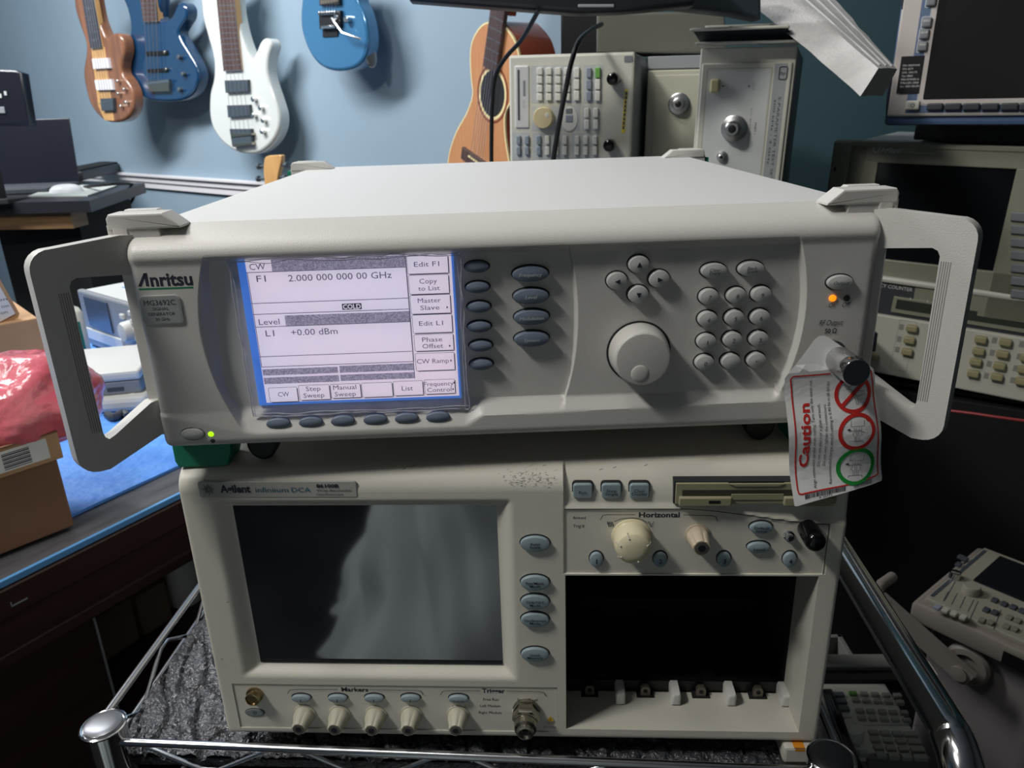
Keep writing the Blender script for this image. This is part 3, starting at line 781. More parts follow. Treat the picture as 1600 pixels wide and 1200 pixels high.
c = gp(860, 1123.5); m.add([(c[0]-.0028, .0001, c[1]-.0022), (c[0]+.0028, .0001, c[1]-.0022), (c[0], .0001, c[1]+.0024)], [(0, 1, 2)], 'yellow')
m.text('!', c[0], c[1]-.0004, 'ink', h=.0024, w=.0005, y=-.0001, bold=.03)
# pencil scribbles and scuffs
random.seed(11)
for k in range(170):
    px = random.gauss(835, 28); py = 750+random.gauss(0, 5)+(0 if px < 870 else 2)
    if not 745 < px < 872: continue
    c = gp(px, py); P = [c]
    for q in range(3): P.append((P[-1][0]+random.uniform(-.0012, .0012), P[-1][1]+random.uniform(-.0006, .0006)))
    m.line(P, .00012, g_y(*c)-.0003, 'ink')
for px, py in ((626, 742), (640, 740), (848, 739), (345, 1030), (354, 941), (938, 745), (960, 743), (1010, 741)):
    c = gp(px, py); m.line([c, (c[0]+.002, c[1]+.0008)], .0003, g_y(*c)-.0003, 'ink')
m.build('fascia', sc, 'warm grey moulded front panel')
# glass
m = MB(); m.box(GX0*mm-.001, GX1*mm+.001, .0072, .010, GZ0*mm-.001, GZ1*mm+.001, 'glass'); 
m.box(GX0*mm-.0005, GX1*mm+.0005, .0062, .0080, GZ0*mm-.0006, GZ0*mm+.0012, 'blackpl')
m.build('screen_glass', sc, 'dark glossy blank screen')
# case
m = MB(); m.box(.003, GW-.003, .028, .34, .003, GH-.0005, 'agin') if False else None
m = MB()
m.box(.002, GW-.002, .029, GD, GH-.004, GH-.0002, 'ag', .0015); m.box(.002, .005, .029, GD, .003, GH-.003, 'ag'); m.box(GW-.005, GW-.002, .029, GD, .003, GH-.003, 'ag')
m.box(.002, GW-.002, .029, GD, .002, .005, 'ag'); m.box(.002, GW-.002, GD-.003, GD, .003, GH-.003, 'ag'); m.box(.006, .246, .03, .04, .005, GH-.005, 'blackpl')
m.build('case', sc)
# module bay interior: black liner with card guides and connector blocks
m = MB(); bx0, bx1, bz0, bz1 = x0+.0005, x1-.0005, z0+.001, z1
yd, ye = dd+.001, .30
m.add([(bx0, yd, bz0), (bx1, yd, bz0), (bx1, ye, bz0), (bx0, ye, bz0), (bx0, yd, bz1), (bx1, yd, bz1), (bx1, ye, bz1), (bx0, ye, bz1)],
      [(0, 1, 2, 3), (4, 7, 6, 5), (0, 3, 7, 4), (1, 5, 6, 2), (3, 2, 6, 7)], 'black')
m.box(bx0, bx1, yd, yd+.006, bz0, bz0+.010, 'blackpl'); m.box(bx0, bx1, .12, .125, bz0, bz0+.024, 'black')
for k in range(1, 4):
    xx = bx0+(bx1-bx0)*k/4; m.box(xx-.0012, xx+.0012, yd+.01, .28, bz1-.008, bz1-.0005, 'blackpl')
for k in range(4):
    xx = bx0+(bx1-bx0)*(k+.5)/4; m.box(xx-.012, xx+.012, .285, .299, bz0+.028, bz0+.055, 'blackpl'); m.box(xx-.010, xx+.010, .285, .299, bz0+.075, bz0+.09, 'blackpl')
    m.box(xx+.001, xx+.011, yd+.005, .28, bz0+.001, bz0+.012, 'blackpl')
m.build('module_bay', sc, 'deep black empty module bay with card guides')
for px in (968, 1053, 1138, 1222):
    x, z = gp(px, 1107, .030); m = MB()
    P = [( -.0034, 0), (-.0036, .008), (-.0026, .0105), (.0026, .0105), (.0036, .008), (.0034, 0)]
    f = pg([(x+a, z0+.0012+b) for a, b in P]); m.slab(f, .022, .037, 'pegw', .002, 3); m.build('guide_peg', sc, 'white rounded guide peg')
for px in (921, 1007, 1093, 1181):
    x, z = gp(px, 1102, .034); m = MB()
    m.box(x-.0065, x+.0065, .030, .0368, z0+.0011, z0+.0022, 'black')
    m.slab(pg([(x-.0036, z0+.002), (x+.0036, z0+.002), (x+.0036, z0+.008), (x+.002, z0+.0105), (x-.002, z0+.0105), (x-.0036, z0+.008)]), .031, .0345, 'dull', .0005, 2)
    m.slab(el(x, z0+.0065, .0016, .0016, 14), .0306, .0312, 'black'); m.build('screw_block', sc, 'small metal block with a threaded hole')
# keys
def gkey(nm, px, py, a, b, txt=None, shape='e', tw=0, big=0):
    x, z = gp(px, py, -.0016); k = MB()
    f = el(x, z, a, b, 28) if shape == 'e' else rr(x, z, 2*a, 2*b, .0022, 4)
    g = el(x, z+.0004, a+.0006, b+.0006, 28) if shape == 'e' else rr(x, z+.0003, 2*a+.0012, 2*b+.0010, .0026, 4)
    yb_ = g_y(x, z); k.slab(g, yb_-.0003, yb_+.002, 'keygap'); k.slab(f, yb_-.0026, yb_+.002, 'agkey', .0008, 3, .0005 if shape == 'e' else 0)
    L = txt or []
    for i, (s_, w_, h_) in enumerate(L):
        k.text(s_, x, z-.0003+(len(L)-1)*.00115*(1-2*i), 'ink', w=w_*mm, h=h_*mm, y=yb_-.0033, bold=.012)
    return k.build(nm, sc)
gkey('run_key', 911, 771, .0062, .0052, [('Run', 5, 2)], 'r'); gkey('run_key', 956, 771, .0062, .0052, [('Stop', 6.5, 1.9), ('Single', 8, 1.9)], 'r'); gkey('run_key', 1000, 771, .0062, .0052, [('Clear', 7, 1.9), ('Display', 9.4, 1.9)], 'r')
for py, L in ((850, (('Auto', 6.6, 1.9), ('Scale', 7, 1.9))), (911, (('Eye/Mask', 12, 1.8), ('Mode', 7, 1.8))), (941, (('TDR/TDT', 12.5, 1.8), ('Mode', 7, 1.8))), (969, (('Oscilloscope', 15, 1.8), ('Mode', 7, 1.8))), (1023, (('Quick', 7.5, 1.8), ('Measure', 10.5, 1.8)))):
    gkey('mode_key', 836, py, .0096, .0056, L)
for px, s_ in ((932,'1'), (1032,'2'), (1132,'3'), (1235,'4')): gkey('channel_key', px, 876, .0044, .0054, [(s_, 1.9 if s_ != '1' else .6, 3.4)])
gkey('setup_key', 1190, 826, .0072, .0040, [('Default', 9.5, 1.7), ('Setup', 7, 1.7)]); gkey('local_key', 1186, 857, .0072, .0038, [('Local', 7, 1.9)])
for px in (470, 527, 584, 641): gkey('marker_key', px, 1093, .0070, .0032, [('|', .5, 2.2)])
gkey('source_key', 716, 1094, .0070, .0034, [('Source', 7.5, 1.8)])
k = MB(); x, z = gp(398, 1114, 0); k.slab(el(x, z, .0074, .0038, 28), .0004, .002, 'keygap'); k.slab(el(x, z, .0070, .0034, 28), .0000, .002, MT.setdefault('pwk', mat('dim slate', (120,128,128), .5)), .0005, 2)
k.ring(x, z, .0010, .0014, -.0001, 'ink', n=20, a0=-240, a1=60); k.line([(x, z), (x, z+.0017)], .0003, -.0001, 'ink'); k.build('power_key', sc)
# knobs
def gknob(px, py, h_, r0, r1, m1, nm='marker_knob', flutes=True, base=.9):
    "px,py is the centre of the knob's end face"
    x, z = gp(px, py, -h_); yb_ = g_y(x, z); k = MB(); T = TL(x, yb_, z)
    k.lathe([(r0*1.12, 0), (r0*1.12, .0008), (r0, .0012)], 'keygap' if False else m1, T, 40)
    if flutes:
        n = 40; prof = [(r0*.98, .0010), (r0, .003), (r0*.97, .006), (r1*1.08, h_*.7), (r1, h_-.0006), (r1*.93, h_)]
        V = []; F = []
        for (q, d) in prof:
            for i in range(n):
                t = 2*math.pi*i/n; dep = .11*max(0, math.cos(5*t))**3*(1 if d > .004 else .2); V.append((q*(1-dep)*math.cos(t), -d, q*(1-dep)*math.sin(t)))
        for j in range(len(prof)-1):
            for i in range(n): F.append((j*n+i, j*n+(i+1) % n, (j+1)*n+(i+1) % n, (j+1)*n+i))
        F.append(tuple(range((len(prof)-1)*n, len(prof)*n))); k.add(V, F, m1, T)
        kk = MB(); kk.lathe([(r1*.80, h_), (r1*.80, h_+.0003), (r1*.55, h_+.0004)], 'dull', T, 24); kk.lathe([(r1*.42, h_+.0004), (r1*.42, h_+.0006)], 'blackpl', T, 20)
    o = k.build(nm, sc)
    if flutes: kk.build('knob_collar', o, 'dark recessed collar in the knob end')
    return o
for px, py in ((466,1141), (522,1142), (580,1143), (637,1143), (712,1143)): gknob(px, py, .0150, .0073, .0052, 'agknob')
gknob(1097, 858, .0155, .0072, .0056, MT.setdefault('kb2', mat('tan knob', (196,182,160), .4)), 'position_knob')
x, z = gp(990, 858, -.014); k = MB(); T = TL(x, g_y(x, z), z)
k.lathe([(.0128, 0), (.0126, .001), (.0115, .0016), (.0120, .005), (.0116, .012), (.0106, .0150), (.0085, .0165), (.005, .0172), (.001, .0174)], 'ivory', T, 48)
for a in (20, 110, 160, 215, 290): 
    c_, s_ = math.cos(R(a)), math.sin(R(a)); k.tube([(x+.0113*c_, T.translation.y-.0135, z+.0113*s_), (x+.0085*c_, T.translation.y-.0168, z+.0085*s_)], .0006, 'agknob', 6)
k.build('scale_knob', sc, 'large ivory domed knob')
# connectors
x, z = gp(395, 1092, -.004); k = MB(); k.lathe([(.0062, 0), (.0062, .002), (.0052, .0026), (.0052, .0062), (.0044, .0066), (.0040, .0050)], 'gold', TL(x, 0.0008, z), 28); k.lathe([(.0040, .004), (.0028, .0045)], 'black', TL(x, .0004, z), 20); k.build('probe_connector', sc, 'small brass probe socket')
x, z = gp(821, 1138, -.016); x2, z2 = gp(822, 1128, -.006); k = MB(); T = TL(x, .0008, z+.0006)
k.lathe([(.0098, 0), (.0098, .002), (.0088, .0024)], 'nickel', T, 32); k.lathe([(.0092, .002), (.0096, .003), (.0096, .0098), (.0090, .0108)], 'nickel', T, 6)
k.lathe([(.0078, .0100), (.0080, .013), (.0074, .0135), (.0080, .014), (.0076, .0185), (.0060, .0200), (.0058, .0222), (.0045, .0226), (.0026, .0205)], 'nickel', T, 32)
k.lathe([(.0024, .0206), (.0020, .0214)], 'black', T, 16); k.build('trigger_connector', sc, 'hexagonal nickel trigger connector')
x, z = gp(1275, 848, -.016); k = MB(); k.lathe([(.0062, 0), (.0064, .001), (.0064, .015), (.0060, .0172), (.0048, .0188), (.0025, .0196), (.0005, .0198)], 'blackgl', TL(x, .001, z), 36); k.build('calibration_cap', sc, 'glossy black rubber cap')
x, z = gp(1234, 840, -.002); k = MB(); k.lathe([(.0034, 0), (.0034, .001), (.0026, .0014), (.0024, .004), (.0018, .0042)], 'chrome', TL(x, .001, z), 20); k.lathe([(.0016, .004), (.0012, .0044)], 'black', TL(x, .001, z), 12); k.build('ground_socket', sc, 'tiny chrome socket')
# floppy drive
k = MB(); xa, za = gp(1055, 788, -.002); xb, zb = gp(1240, 755, -.002); xb = xa+.0985
k.box(xa-.001, xb, -.0006, .02, za-.0003, zb+.0006, 'keygap'); k.box(xa, xb, -.002, .02, za, zb, 'floppy', .0005)
zm = (za+zb)/2
k.box(xa+.004, xb-.004, -.0023, .0, zm-.0022, zm+.0028, 'floppyd'); k.box(xa+.034, xa+.066, -.0026, 0, zm-.0042, zm+.0002, 'floppy', .0004); k.box(xa+.002, xa+.034, -.0050, 0, za, zm-.0014, 'floppy', .0006); k.box(xa+.066, xa+.096, -.0050, 0, za, zm-.0014, 'floppy', .0006)
k.slab(pg([(xa+.032, zb), (xa+.036, zb-.002), (xa+.062, zb-.002), (xa+.066, zb), ]), -.0028, 0, 'floppy', .0003, 2); k.box(xa+.020, xa+.027, -.0052, -.004, za+.0022, za+.0042, 'blackpl')
k.build('floppy_drive', sc, 'olive beige floppy disk drive')
# feet under the case
for xx, yy_ in ((.03, .06), (GW-.03, .06), (.03, GD-.06), (GW-.03, GD-.06)):
    k = MB(); k.box(xx-.014, xx+.014, yy_-.02, yy_+.02, -.012, .0035, 'blackpl', .002); k.build('foot', sc)

# ================================================================ CART
MT['wire'] = mat('shelf wire', (185,187,190), .22, 1)
PL, PR_, BY = Vector((-.088, -.0085)), Vector((.4265, -.0265)), .50
ct = thing('wire_cart', 'chrome wire shelf cart with round posts carrying the two stacked instruments', 'cart', loc=(.17, .2, -.95))
CO = Vector((.17, .2, -.95))
def Tc(): return Matrix.Translation(-CO)
TC = Tc()
for (x, y, mcap, capl) in ((PL.x, PL.y, 'pcap', 'grey domed post cap'), (PR_.x, PR_.y, 'blackpl', 'black post cap'), (-.094, BY, 'pcap', 'grey domed post cap'), (.43, BY-.01, 'blackpl', 'black post cap')):
    if mcap == 'pcap' and 'pcap' not in MT: MT['pcap'] = mat('grey cap', (112,114,118), .3, .5)
    m = MB(); T = TC @ TL(x, y, 0) @ Matrix.Rotation(R(-90), 4, 'X')   # lathe axis -y becomes +z
    m.lathe([(.0150, -.95), (.0150, .0135), (.0158, .0140), (.0160, .0152), (.0150, .0158), (.0135, .0150)], 'chrome', T, 40)
    for q in range(26): 
        zz = -.05-.0254*q; m.lathe([(.01503, zz-.0006), (.0150, zz), (.01503, zz+.0006)], 'wire', T, 30) if False else None
    p = m.build('post', ct)
    m = MB(); m.lathe([(.0134, .012), (.0134, .0152), (.0128, .0160), (.0128, .0166), (.0118, .0170), (.0080, .0176), (.002, .0178)], mcap, T, 40)
    m.build('post_cap', p, capl)
def truss(P, Q, nz, side, h=.030, r0=.0031, r1=.0017):
    P = Vector(P); Q = Vector(Q); m = MB()
    m.tube([P, Q], r0, 'wire', 12, T=TC); m.tube([P-Vector((0, 0, h)), Q-Vector((0, 0, h))], r0, 'wire', 12, T=TC)
    Z = []
    for k in range(nz*2+1):
        a = P.lerp(Q, k/(nz*2)); zt = -.003 if k % 2 == 0 else -h+.003
        for e in (-.12, .12): Z.append(P.lerp(Q, min(max((k+e)/(nz*2), 0), 1))+Vector((side[0], side[1], zt)))
    m.tube(Z, r1, 'wire', 8, T=TC); return m.build('shelf_wire', ct)
truss((PL.x+.013, PL.y-.004, .0035), (PR_.x-.013, PR_.y-.0005, .0035), 4, (0, .004))
truss((-.1035, PL.y+.012, .0005), (-.1045, BY-.012, .0005), 5, (.004, 0))
truss((.440, PR_.y+.012, .0005), (.442, BY-.02, .0005), 5, (-.004, 0))
truss((-.08, BY, .0005), (.42, BY, .0005), 5, (0, -.004))
m = MB()
for k in range(18):
    y = .012+k*.027; m.tube([(-.103, y, -.031), (.44, y, -.031)], .0016, 'wire', 6, T=TC)
m.tube([(-.035, -.012, -.0265), (-.035, .49, -.0265)], .0028, 'wire', 8, T=TC); m.tube([(.2, -.018, -.0345), (.2, .49, -.0345)], .0028, 'wire', 8, T=TC)
m.build('shelf_grid', ct)
HP_ = [(.512, .56, .02), (.511, .45, .028), (.509, .3, .030), (.507, .12, .030), (.505, -.005, .030), (.5045, -.022, .0285), (.5035, -.038, .022), (.5025, -.052, .006), (.502, -.060, -.02), (.501, -.064, -.06), (.500, -.066, -.16)]
m = MB(); P = smooth_pts(HP_, 6, False); m.tube(P, .0127, 'chrome', 28, T=TC); h_ = m.build('push_handle', ct, 'thick polished chrome tube')
m = MB(); P = [Vector(p)+Vector((0, 0, 0)) for p in P if p[1] < -.02 and p[2] > -.12]; m.tube(P, .0136, 'chrome', 28, T=TC); m.build('handle_sleeve', ct)
m = MB()
for z in (-.09, -.15): m.tube([(.431, -.027, z), (.502, -.062, z)], .004, 'wire', 10, T=TC)
m.build('handle_bracket', ct)
# lumpy foam between shelf and instrument
m = MB(); xs = ls(-.094, .436, 300); ys = ls(-.004, .50, 260)
def fz(x, y):
    a = noise.noise(Vector((x*230+y*60, y*190, 0)))*.0022 + noise.noise(Vector((x*90, y*70, 4)))*.0024 + noise.noise(Vector((x*500, y*480, 9)))*.0009
    cr = abs(noise.noise(Vector((x*45+y*12, y*16, 2)))); a -= .0050*math.exp(-(cr/.05)**2)
    return -.0170+a - (.004 if (0.01 < x < .415 and y > .02) else 0)
ex = lambda x, y: (x+.003*noise.noise(Vector((y*40, 1, 1)))*(1 if x < -.09 else 0)+(.012*max(0, (.03-y))/.03 if x < -.08 else 0))
V = [(ex(x, y), y, fz(x, y)) for y in ys for x in xs]; n = len(xs)
m.add(V, [(j*n+i, j*n+i+1, (j+1)*n+i+1, (j+1)*n+i) for j in range(len(ys)-1) for i in range(n-1)], 'foam')
m.box(-.090, .434, -.002, .498, -.029, -.022, 'foam')
o = m.build('foam_sheet', None); tag(o, 'black lumpy foam sheet lying on the wire shelf under the lower instrument', 'foam sheet')
# beige spacer under the right front corner
m = MB(); m.box(.4035, .4250, -.004, .018, -.0150, -.0008, 'agin', .002); m.box(.405, .4235, -.0035, .016, -.030, -.0135, 'floppyd', .001); m.quad(.411, .4175, -.0035, -.0012, -.0042, MT.setdefault('orange', mat('orange sticker', (205,130,30), .5)))
m.box(.410, .4175, -.0038, .004, -.0009, -.0006, 'orange')
o = m.build('foot_block', None); tag(o, 'small beige block with an orange sticker under the right corner of the oscilloscope', 'block')

# ================================================================ LEFT: WORKBENCH AND WHAT LIES ON IT
E0 = atz(0, 905, 0); E1 = atz(275, 770, 0); BA = math.atan2(E1.y-E0.y, E1.x-E0.x)
FB = Frame((E0.x, E0.y, 0), rz=BA)
MT.update(
 darkwood=mat('dark red brown wood', (62,42,38), .35, var=(3, (44,30,28), (1, 1, 14))),
 bluelam=mat('blue laminate edge', (90,150,205), .4),
 benchtop=mat('worn grey bench top', (92,92,94), .35, var=(9, (64,64,66), (1, 6, 1))),
 bluemat=mat('blue quilted mat', (84,152,246), .55, bump=(70, .5, .004), var=(30, (98,164,250))),
 carton=mat('corrugated card', (190,152,112), .75, var=(14, (178,140,102))),
 cartond=mat('shade-darkened box card', (136,100,76), .75, var=(10, (128,92,70))),  # shade on the box body is put into this darker card colour
 white=mat('white label paper', (226,226,222), .6), whitepl=mat('white plastic', (205,206,202), .4),
 pink=mat('pink antistatic bubble wrap', (250,140,150), .2, bump=(60, .6, .004), coat=.7, trans=.25, var=(12, (240,112,128))),
 greylt=mat('light grey plastic', (190,192,190), .45), greymd=mat('mid grey plastic', (128,132,136), .45), greydk=mat('dark grey', (62,66,72), .5),
 bottlegreen=mat('green bottle label', (22,122,108), .5), lcdoff=mat('unlit blue-black lcd', (58,68,86), .25), ivorypl=mat('ivory plastic', (228,226,214), .35),
 brownlt=mat('light wood strip', (150,118,82), .5, var=(6, (120,92,64), (1, 1, 9))),
)
wb = thing('workbench', 'dark wooden workbench with blue edge strip left of the cart', 'workbench', FB)
m = MB(); m.box(-.7, .74, .0, .95, -.030, -.003, 'benchtop'); m.build('bench_top', wb)
m = MB(); m.box(-.7, .74, -.004, .0005, -.0085, -.0008, 'bluelam', .001); m.build('edge_strip', wb, 'bright blue edge strip')
m = MB(); m.box(-.7, .74, .004, .030, -.085, -.009, 'darkwood'); m.box(-.7, .74, -.006, .022, -.042, -.0095, 'darkwood', .002); m.box(-.7, .74, .0015, .03, -.10, -.083, 'darkwood', .003); m.box(.0, .016, -.0068, -.005, -.0315, -.030, 'greymd'); m.box(.0, .0012, -.0068, -.005, -.0315, -.026, 'greymd'); m.build('apron', wb)
m = MB(); m.box(-.7, .085, .020, .9, -.95, -.09, 'darkwood'); m.box(.083, .0855, .018, .03, -.95, -.1, 'greymd'); m.build('side_cabinet', wb)
m = MB(); m.box(.70, .735, .03, .9, -.95, -.08, 'darkwood'); m.box(.08, .74, .42, .45, -.95, -.08, 'black'); m.box(.085, .72, .06, .42, -.30, -.285, 'darkwood'); m.build('open_shelf', wb)
m = MB(); 
q = [FB.top(*p, Z=0) for p in ((118, 809), (273, 746), (340, 716))]
dm = sum(p[1] for p in q)/3
m.box(-.35, .74, .062, .93, -.0032, .0012, 'bluemat', .001); o = m.build('blue_mat', None); o.matrix_world = FB.M; tag(o, 'bright blue quilted mat covering the top of the workbench', 'mat')
def shelfthing(nm, lab, cat, px, py, zz, fn):
    # on the low shelf or floor inside the bench
    p = atz(px, py, zz); F = Frame(p, rz=BA); t = thing(nm, lab, cat, F); fn(t); return t
def f1(t):
    m = MB(); m.lathe([(.026, 0), (.027, .01), (.027, .075), (.018, .09), (.012, .095)], 'whitepl', Matrix.Rotation(R(-90), 4, 'X'), 24); m.build('bottle_body', t); m = MB(); m.lathe([(.016, .095), (.016, .115), (.014, .117)], 'white', Matrix.Rotation(R(-90), 4, 'X'), 20); m.build('bottle_cap', t)
shelfthing('plastic_bottle', 'white plastic bottle in the dark open shelf below the workbench', 'bottle', 290, 935, -.285, f1)
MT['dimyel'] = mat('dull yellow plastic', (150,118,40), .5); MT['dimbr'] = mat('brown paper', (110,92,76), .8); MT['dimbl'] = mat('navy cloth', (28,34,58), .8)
def f2(t):
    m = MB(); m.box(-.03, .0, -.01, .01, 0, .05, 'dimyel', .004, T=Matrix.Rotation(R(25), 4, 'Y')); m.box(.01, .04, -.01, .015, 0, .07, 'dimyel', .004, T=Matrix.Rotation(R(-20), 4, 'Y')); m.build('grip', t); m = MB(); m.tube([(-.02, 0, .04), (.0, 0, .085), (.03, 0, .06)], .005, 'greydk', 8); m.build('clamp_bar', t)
shelfthing('spring_clamp', 'dull yellow gripping tool in the shadow under the workbench', 'tool', 108, 1035, -.285, f2)
def f3(t):
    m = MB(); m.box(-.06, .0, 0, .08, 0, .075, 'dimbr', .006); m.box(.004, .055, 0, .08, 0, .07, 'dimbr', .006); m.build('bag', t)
shelfthing('paper_parcel', 'pair of brown wrapped parcels in the shadow under the workbench', 'parcel', 222, 1000, -.285, f3)
def f4(t):
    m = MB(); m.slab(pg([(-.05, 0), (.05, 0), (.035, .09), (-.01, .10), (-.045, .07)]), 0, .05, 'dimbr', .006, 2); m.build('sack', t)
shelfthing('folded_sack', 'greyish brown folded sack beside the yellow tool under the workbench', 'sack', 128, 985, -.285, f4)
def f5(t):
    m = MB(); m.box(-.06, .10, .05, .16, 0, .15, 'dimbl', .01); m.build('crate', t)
shelfthing('navy_crate', 'navy blue box at the back of the shelf under the workbench', 'box', 200, 960, -.285, f5)
# cardboard box with lid band, nearest on the bench
c1 = atz(121, 821, 0.0012); c0 = atz(0, 869, 0.0012); ya = math.atan2(c1.y-c0.y, c1.x-c0.x)
F1 = Frame(c1, rz=ya)
bx = thing('cardboard_box', 'brown cardboard box with a white barcode label at the front corner of the workbench', 'cardboard box', F1)
zt = F1.px(87, 671, .004)[1]; zm = F1.px(87, 712, .004)[1]
m = MB(); m.box(-.26, -.002, .002, .20, 0, zm, 'cartond', .002); m.build('box_body', bx)
m = MB(); 
x_r = F1.px(87, 712, -.002)[0]
m.box(-.265, .003, -.004, .0, zm-.002, zt, 'carton', .0012); m.box(-.002, .003, -.003, .2, zm-.002, zt, 'carton', .0012); m.box(-.265, .003, .198, .203, zm-.002, zt, 'carton', .0012); m.box(-.262, .0, .0, .2, zm-.003, zm, 'carton'); m.box(-.265, .003, -.0045, .0005, zt-.0005, zt+.0012, 'cartond')
m.build('box_lid', bx)
m = MB(); a = F1.px(4, 740, -.0042); b = F1.px(72, 688, -.0042); m.quad(a[0]-.02, b[0], zm+.003, zt-.003, -.0043, 'white')
a = F1.px(8, 735, -.0044)[0]; b = F1.px(45, 700, -.0044)[0]
for k in range(9):
    zz = zm+.005+(zt-zm-.010)*k/9; m.quad(a, b, zz, zz+(zt-zm)*(.05 if k % 2 else .03), -.0045, 'ink')
m.build('barcode_label', bx, 'white label with black bars')
# second carton behind with a propped flap
P2 = atz(96, 640, .0012); F2 = Frame(P2, rz=ya-.12)
b2 = thing('cardboard_box', 'tan cardboard box with an open flap behind the pink bubble wrap', 'cardboard box', F2)
zt2 = F2.px(84, 492, 0)[1]
m = MB(); m.box(-.34, 0, 0, .22, 0, zt2, 'carton', .002); m.build('box_body', b2)
m = MB(); a = F2.px(31, 492, -.004); P_ = [F2.px(*p, .01) for p in ((0, 436), (31, 490), (29, 497), (0, 512), (-80, 540), (-80, 400))]
m.slab(pg(P_), .012, .016, 'carton', .0005, 2); m.build('box_flap', b2)
m = MB(); P_ = [F2.px(*p, .0115) for p in ((0, 448), (24, 490), (0, 503), (-40, 515), (-40, 430))]; m.slab(pg(P_), .0112, .0125, 'white')
for x, y, w_ in ((5, 488, 14), (8, 478, 12), (2, 468, 18)): ptx(m, 'ion', x, y, w_, 5, 'ink', F=F2, y=.0112)
m.build('paper_label', b2, 'white printed label')
# pink bubble wrap
from mathutils import noise as NZ
PB = atz(55, 690, zm+.004) if False else None
bc = F1.M @ Vector((-.085, .085, zm+.045))
bc = atd(30, 630, math.hypot(bc.x-CAM.x, bc.y-CAM.y))
m = MB(); nu, nv = 90, 60; V = []
for j in range(nv+1):
    th = math.pi*j/nv
    for i in range(nu):
        ph = 2*math.pi*i/nu; d = Vector((math.sin(th)*math.cos(ph), math.sin(th)*math.sin(ph), math.cos(th)))
        q = 1+.14*NZ.noise(d*2.0+Vector((3, 1, 0)))+.06*abs(NZ.noise(d*5))+.012*NZ.noise(d*12)
        V.append((d.x*.082*q, d.y*.075*q, max(d.z*.058*q, -.040)))
F = [(j*nu+i, j*nu+(i+1) % nu, (j+1)*nu+(i+1) % nu, (j+1)*nu+i)[::-1] for j in range(nv) for i in range(nu)]
m.add(V, F, 'pink'); o = m.build('bubble_wrap', None); o.location = bc; o.rotation_euler = (0, 0, ya); tag(o, 'crumpled glossy pink bubble wrap bundle on top of the cardboard box', 'bubble wrap')
# bottle
pb = atz(122, 552, .0012); dB = .90/math.hypot(pb.x-CAM.x, pb.y-CAM.y); 
FBt = Frame(atz(120, 577, .0012), rz=-.1+BA*0)
bt = thing('glue_bottle', 'white plastic bottle with a green label on the workbench by the bench analyzer', 'bottle', FBt)
s_ = .034
def ovl(z, a, b): return [(a*math.cos(2*math.pi*k/28), b*math.sin(2*math.pi*k/28), z) for k in range(28)]
ztop = FBt.px(108, 452, 0)[1]
hB = ztop
m = MB(); rings = [(0, .9), (.01, 1), (hB*.70, 1), (hB*.76, .85), (hB*.80, .5), (hB*.84, .38), (hB*.86, .38)]
V = []; 
for z, q in rings: V += ovl(z, .034*q, .024*q)
m.add(V, [(j*28+i, j*28+(i+1) % 28, (j+1)*28+(i+1) % 28, (j+1)*28+i) for j in range(len(rings)-1) for i in range(28)]+[tuple(range(28))[::-1], tuple(range(6*28, 7*28))], 'ivorypl'); m.build('bottle_body', bt)
m = MB(); V = ovl(hB*.85, .015, .015)+ovl(hB*.93, .015, .015)+ovl(hB*.94, .007, .007)+ovl(hB*.99, .005, .005)
m.add(V, [(j*28+i, j*28+(i+1) % 28, (j+1)*28+(i+1) % 28, (j+1)*28+i) for j in range(3) for i in range(28)]+[tuple(range(84, 112))], 'ivorypl'); m.build('bottle_cap', bt)
m = MB(); V = []; 
for z in (hB*.16, hB*.62): V += [(p[0]*1.012, p[1]*1.012, z) for p in ovl(0, .034, .024)[14:28]]
m.add(V, [(i, i+1, 15+i, 14+i) for i in range(13)], 'bottlegreen')
m.text('3', -.010, hB*.52, 'white', h=.009, w=.006, y=-.0245, bold=.04)
for k in range(4): m.text('GLUE BASE' if False else 'ACRYLIC', 0, hB*(.44-.06*k), 'white', w=.028-.003*k, h=.003, y=-.0250)
m.build('label', bt, 'green printed label')
# bench analyzer
FS = Frame(atz(144, 540, .0012), rz=math.atan2((atz(226, 571, .0012)-atz(144, 540, .0012)).y, (atz(226, 571, .0012)-atz(144, 540, .0012)).x))
an = thing('bench_analyzer', 'light grey benchtop analyzer with small screen behind the white cases on the blue mat', 'spectrum analyzer', FS)
hS = FS.px(108, 449, 0)[1]; wS = .36
m = MB(); m.box(0, wS, .008, .30, .008, hS, 'greylt', .004); m.box(.03, .06, .05, .22, hS-.001, hS+.0008, 'bluelam') if False else None
m.box(.05, .11, .06, .09, hS-.001, hS+.0006, 'bluelam'); m.box(.12, .22, .10, .16, hS-.001, hS+.0006, 'bluelam')
m.build('case', an)
m = MB(); m.box(-.003, wS+.003, -.004, .010, .004, hS+.002, 'greymd', .004); m.box(.0, .16, -.0065, 0, hS*.16, hS*.36, 'greylt', .002); m.build('front_panel', an)
m = MB(); a = FS.px(139, 518, -.005); b = FS.px(181, 466, -.005); m.box(.028, .128, -.0068, 0, hS*.42, hS*.94, 'lcdoff', .001); m.build('display', an, 'unlit blue-grey screen')
x, z = FS.px(192, 520, -.02); m = MB(); m.lathe([(.020, 0), (.019, .014), (.016, .018), (.002, .019)], 'greylt', TL(x, -.004, z), 28); m.build('dial', an)
for px, py in ((190,495), (203,490), (207,503), (210,516), (213,529), (216,542), (204,553), (212,557), (221,556), (198,546), (220,548)):
    x, z = FS.px(px, py, -.007); m = MB(); m.box(x-.007, x+.007, -.009, 0, z-.005, z+.005, 'greylt', .002); m.build('button', an)
for k, xx in enumerate((.0, .33)):
    m = MB(); m.box(xx, xx+.02, .0, .28, .0, .010, 'greydk'); m.build('foot', an)
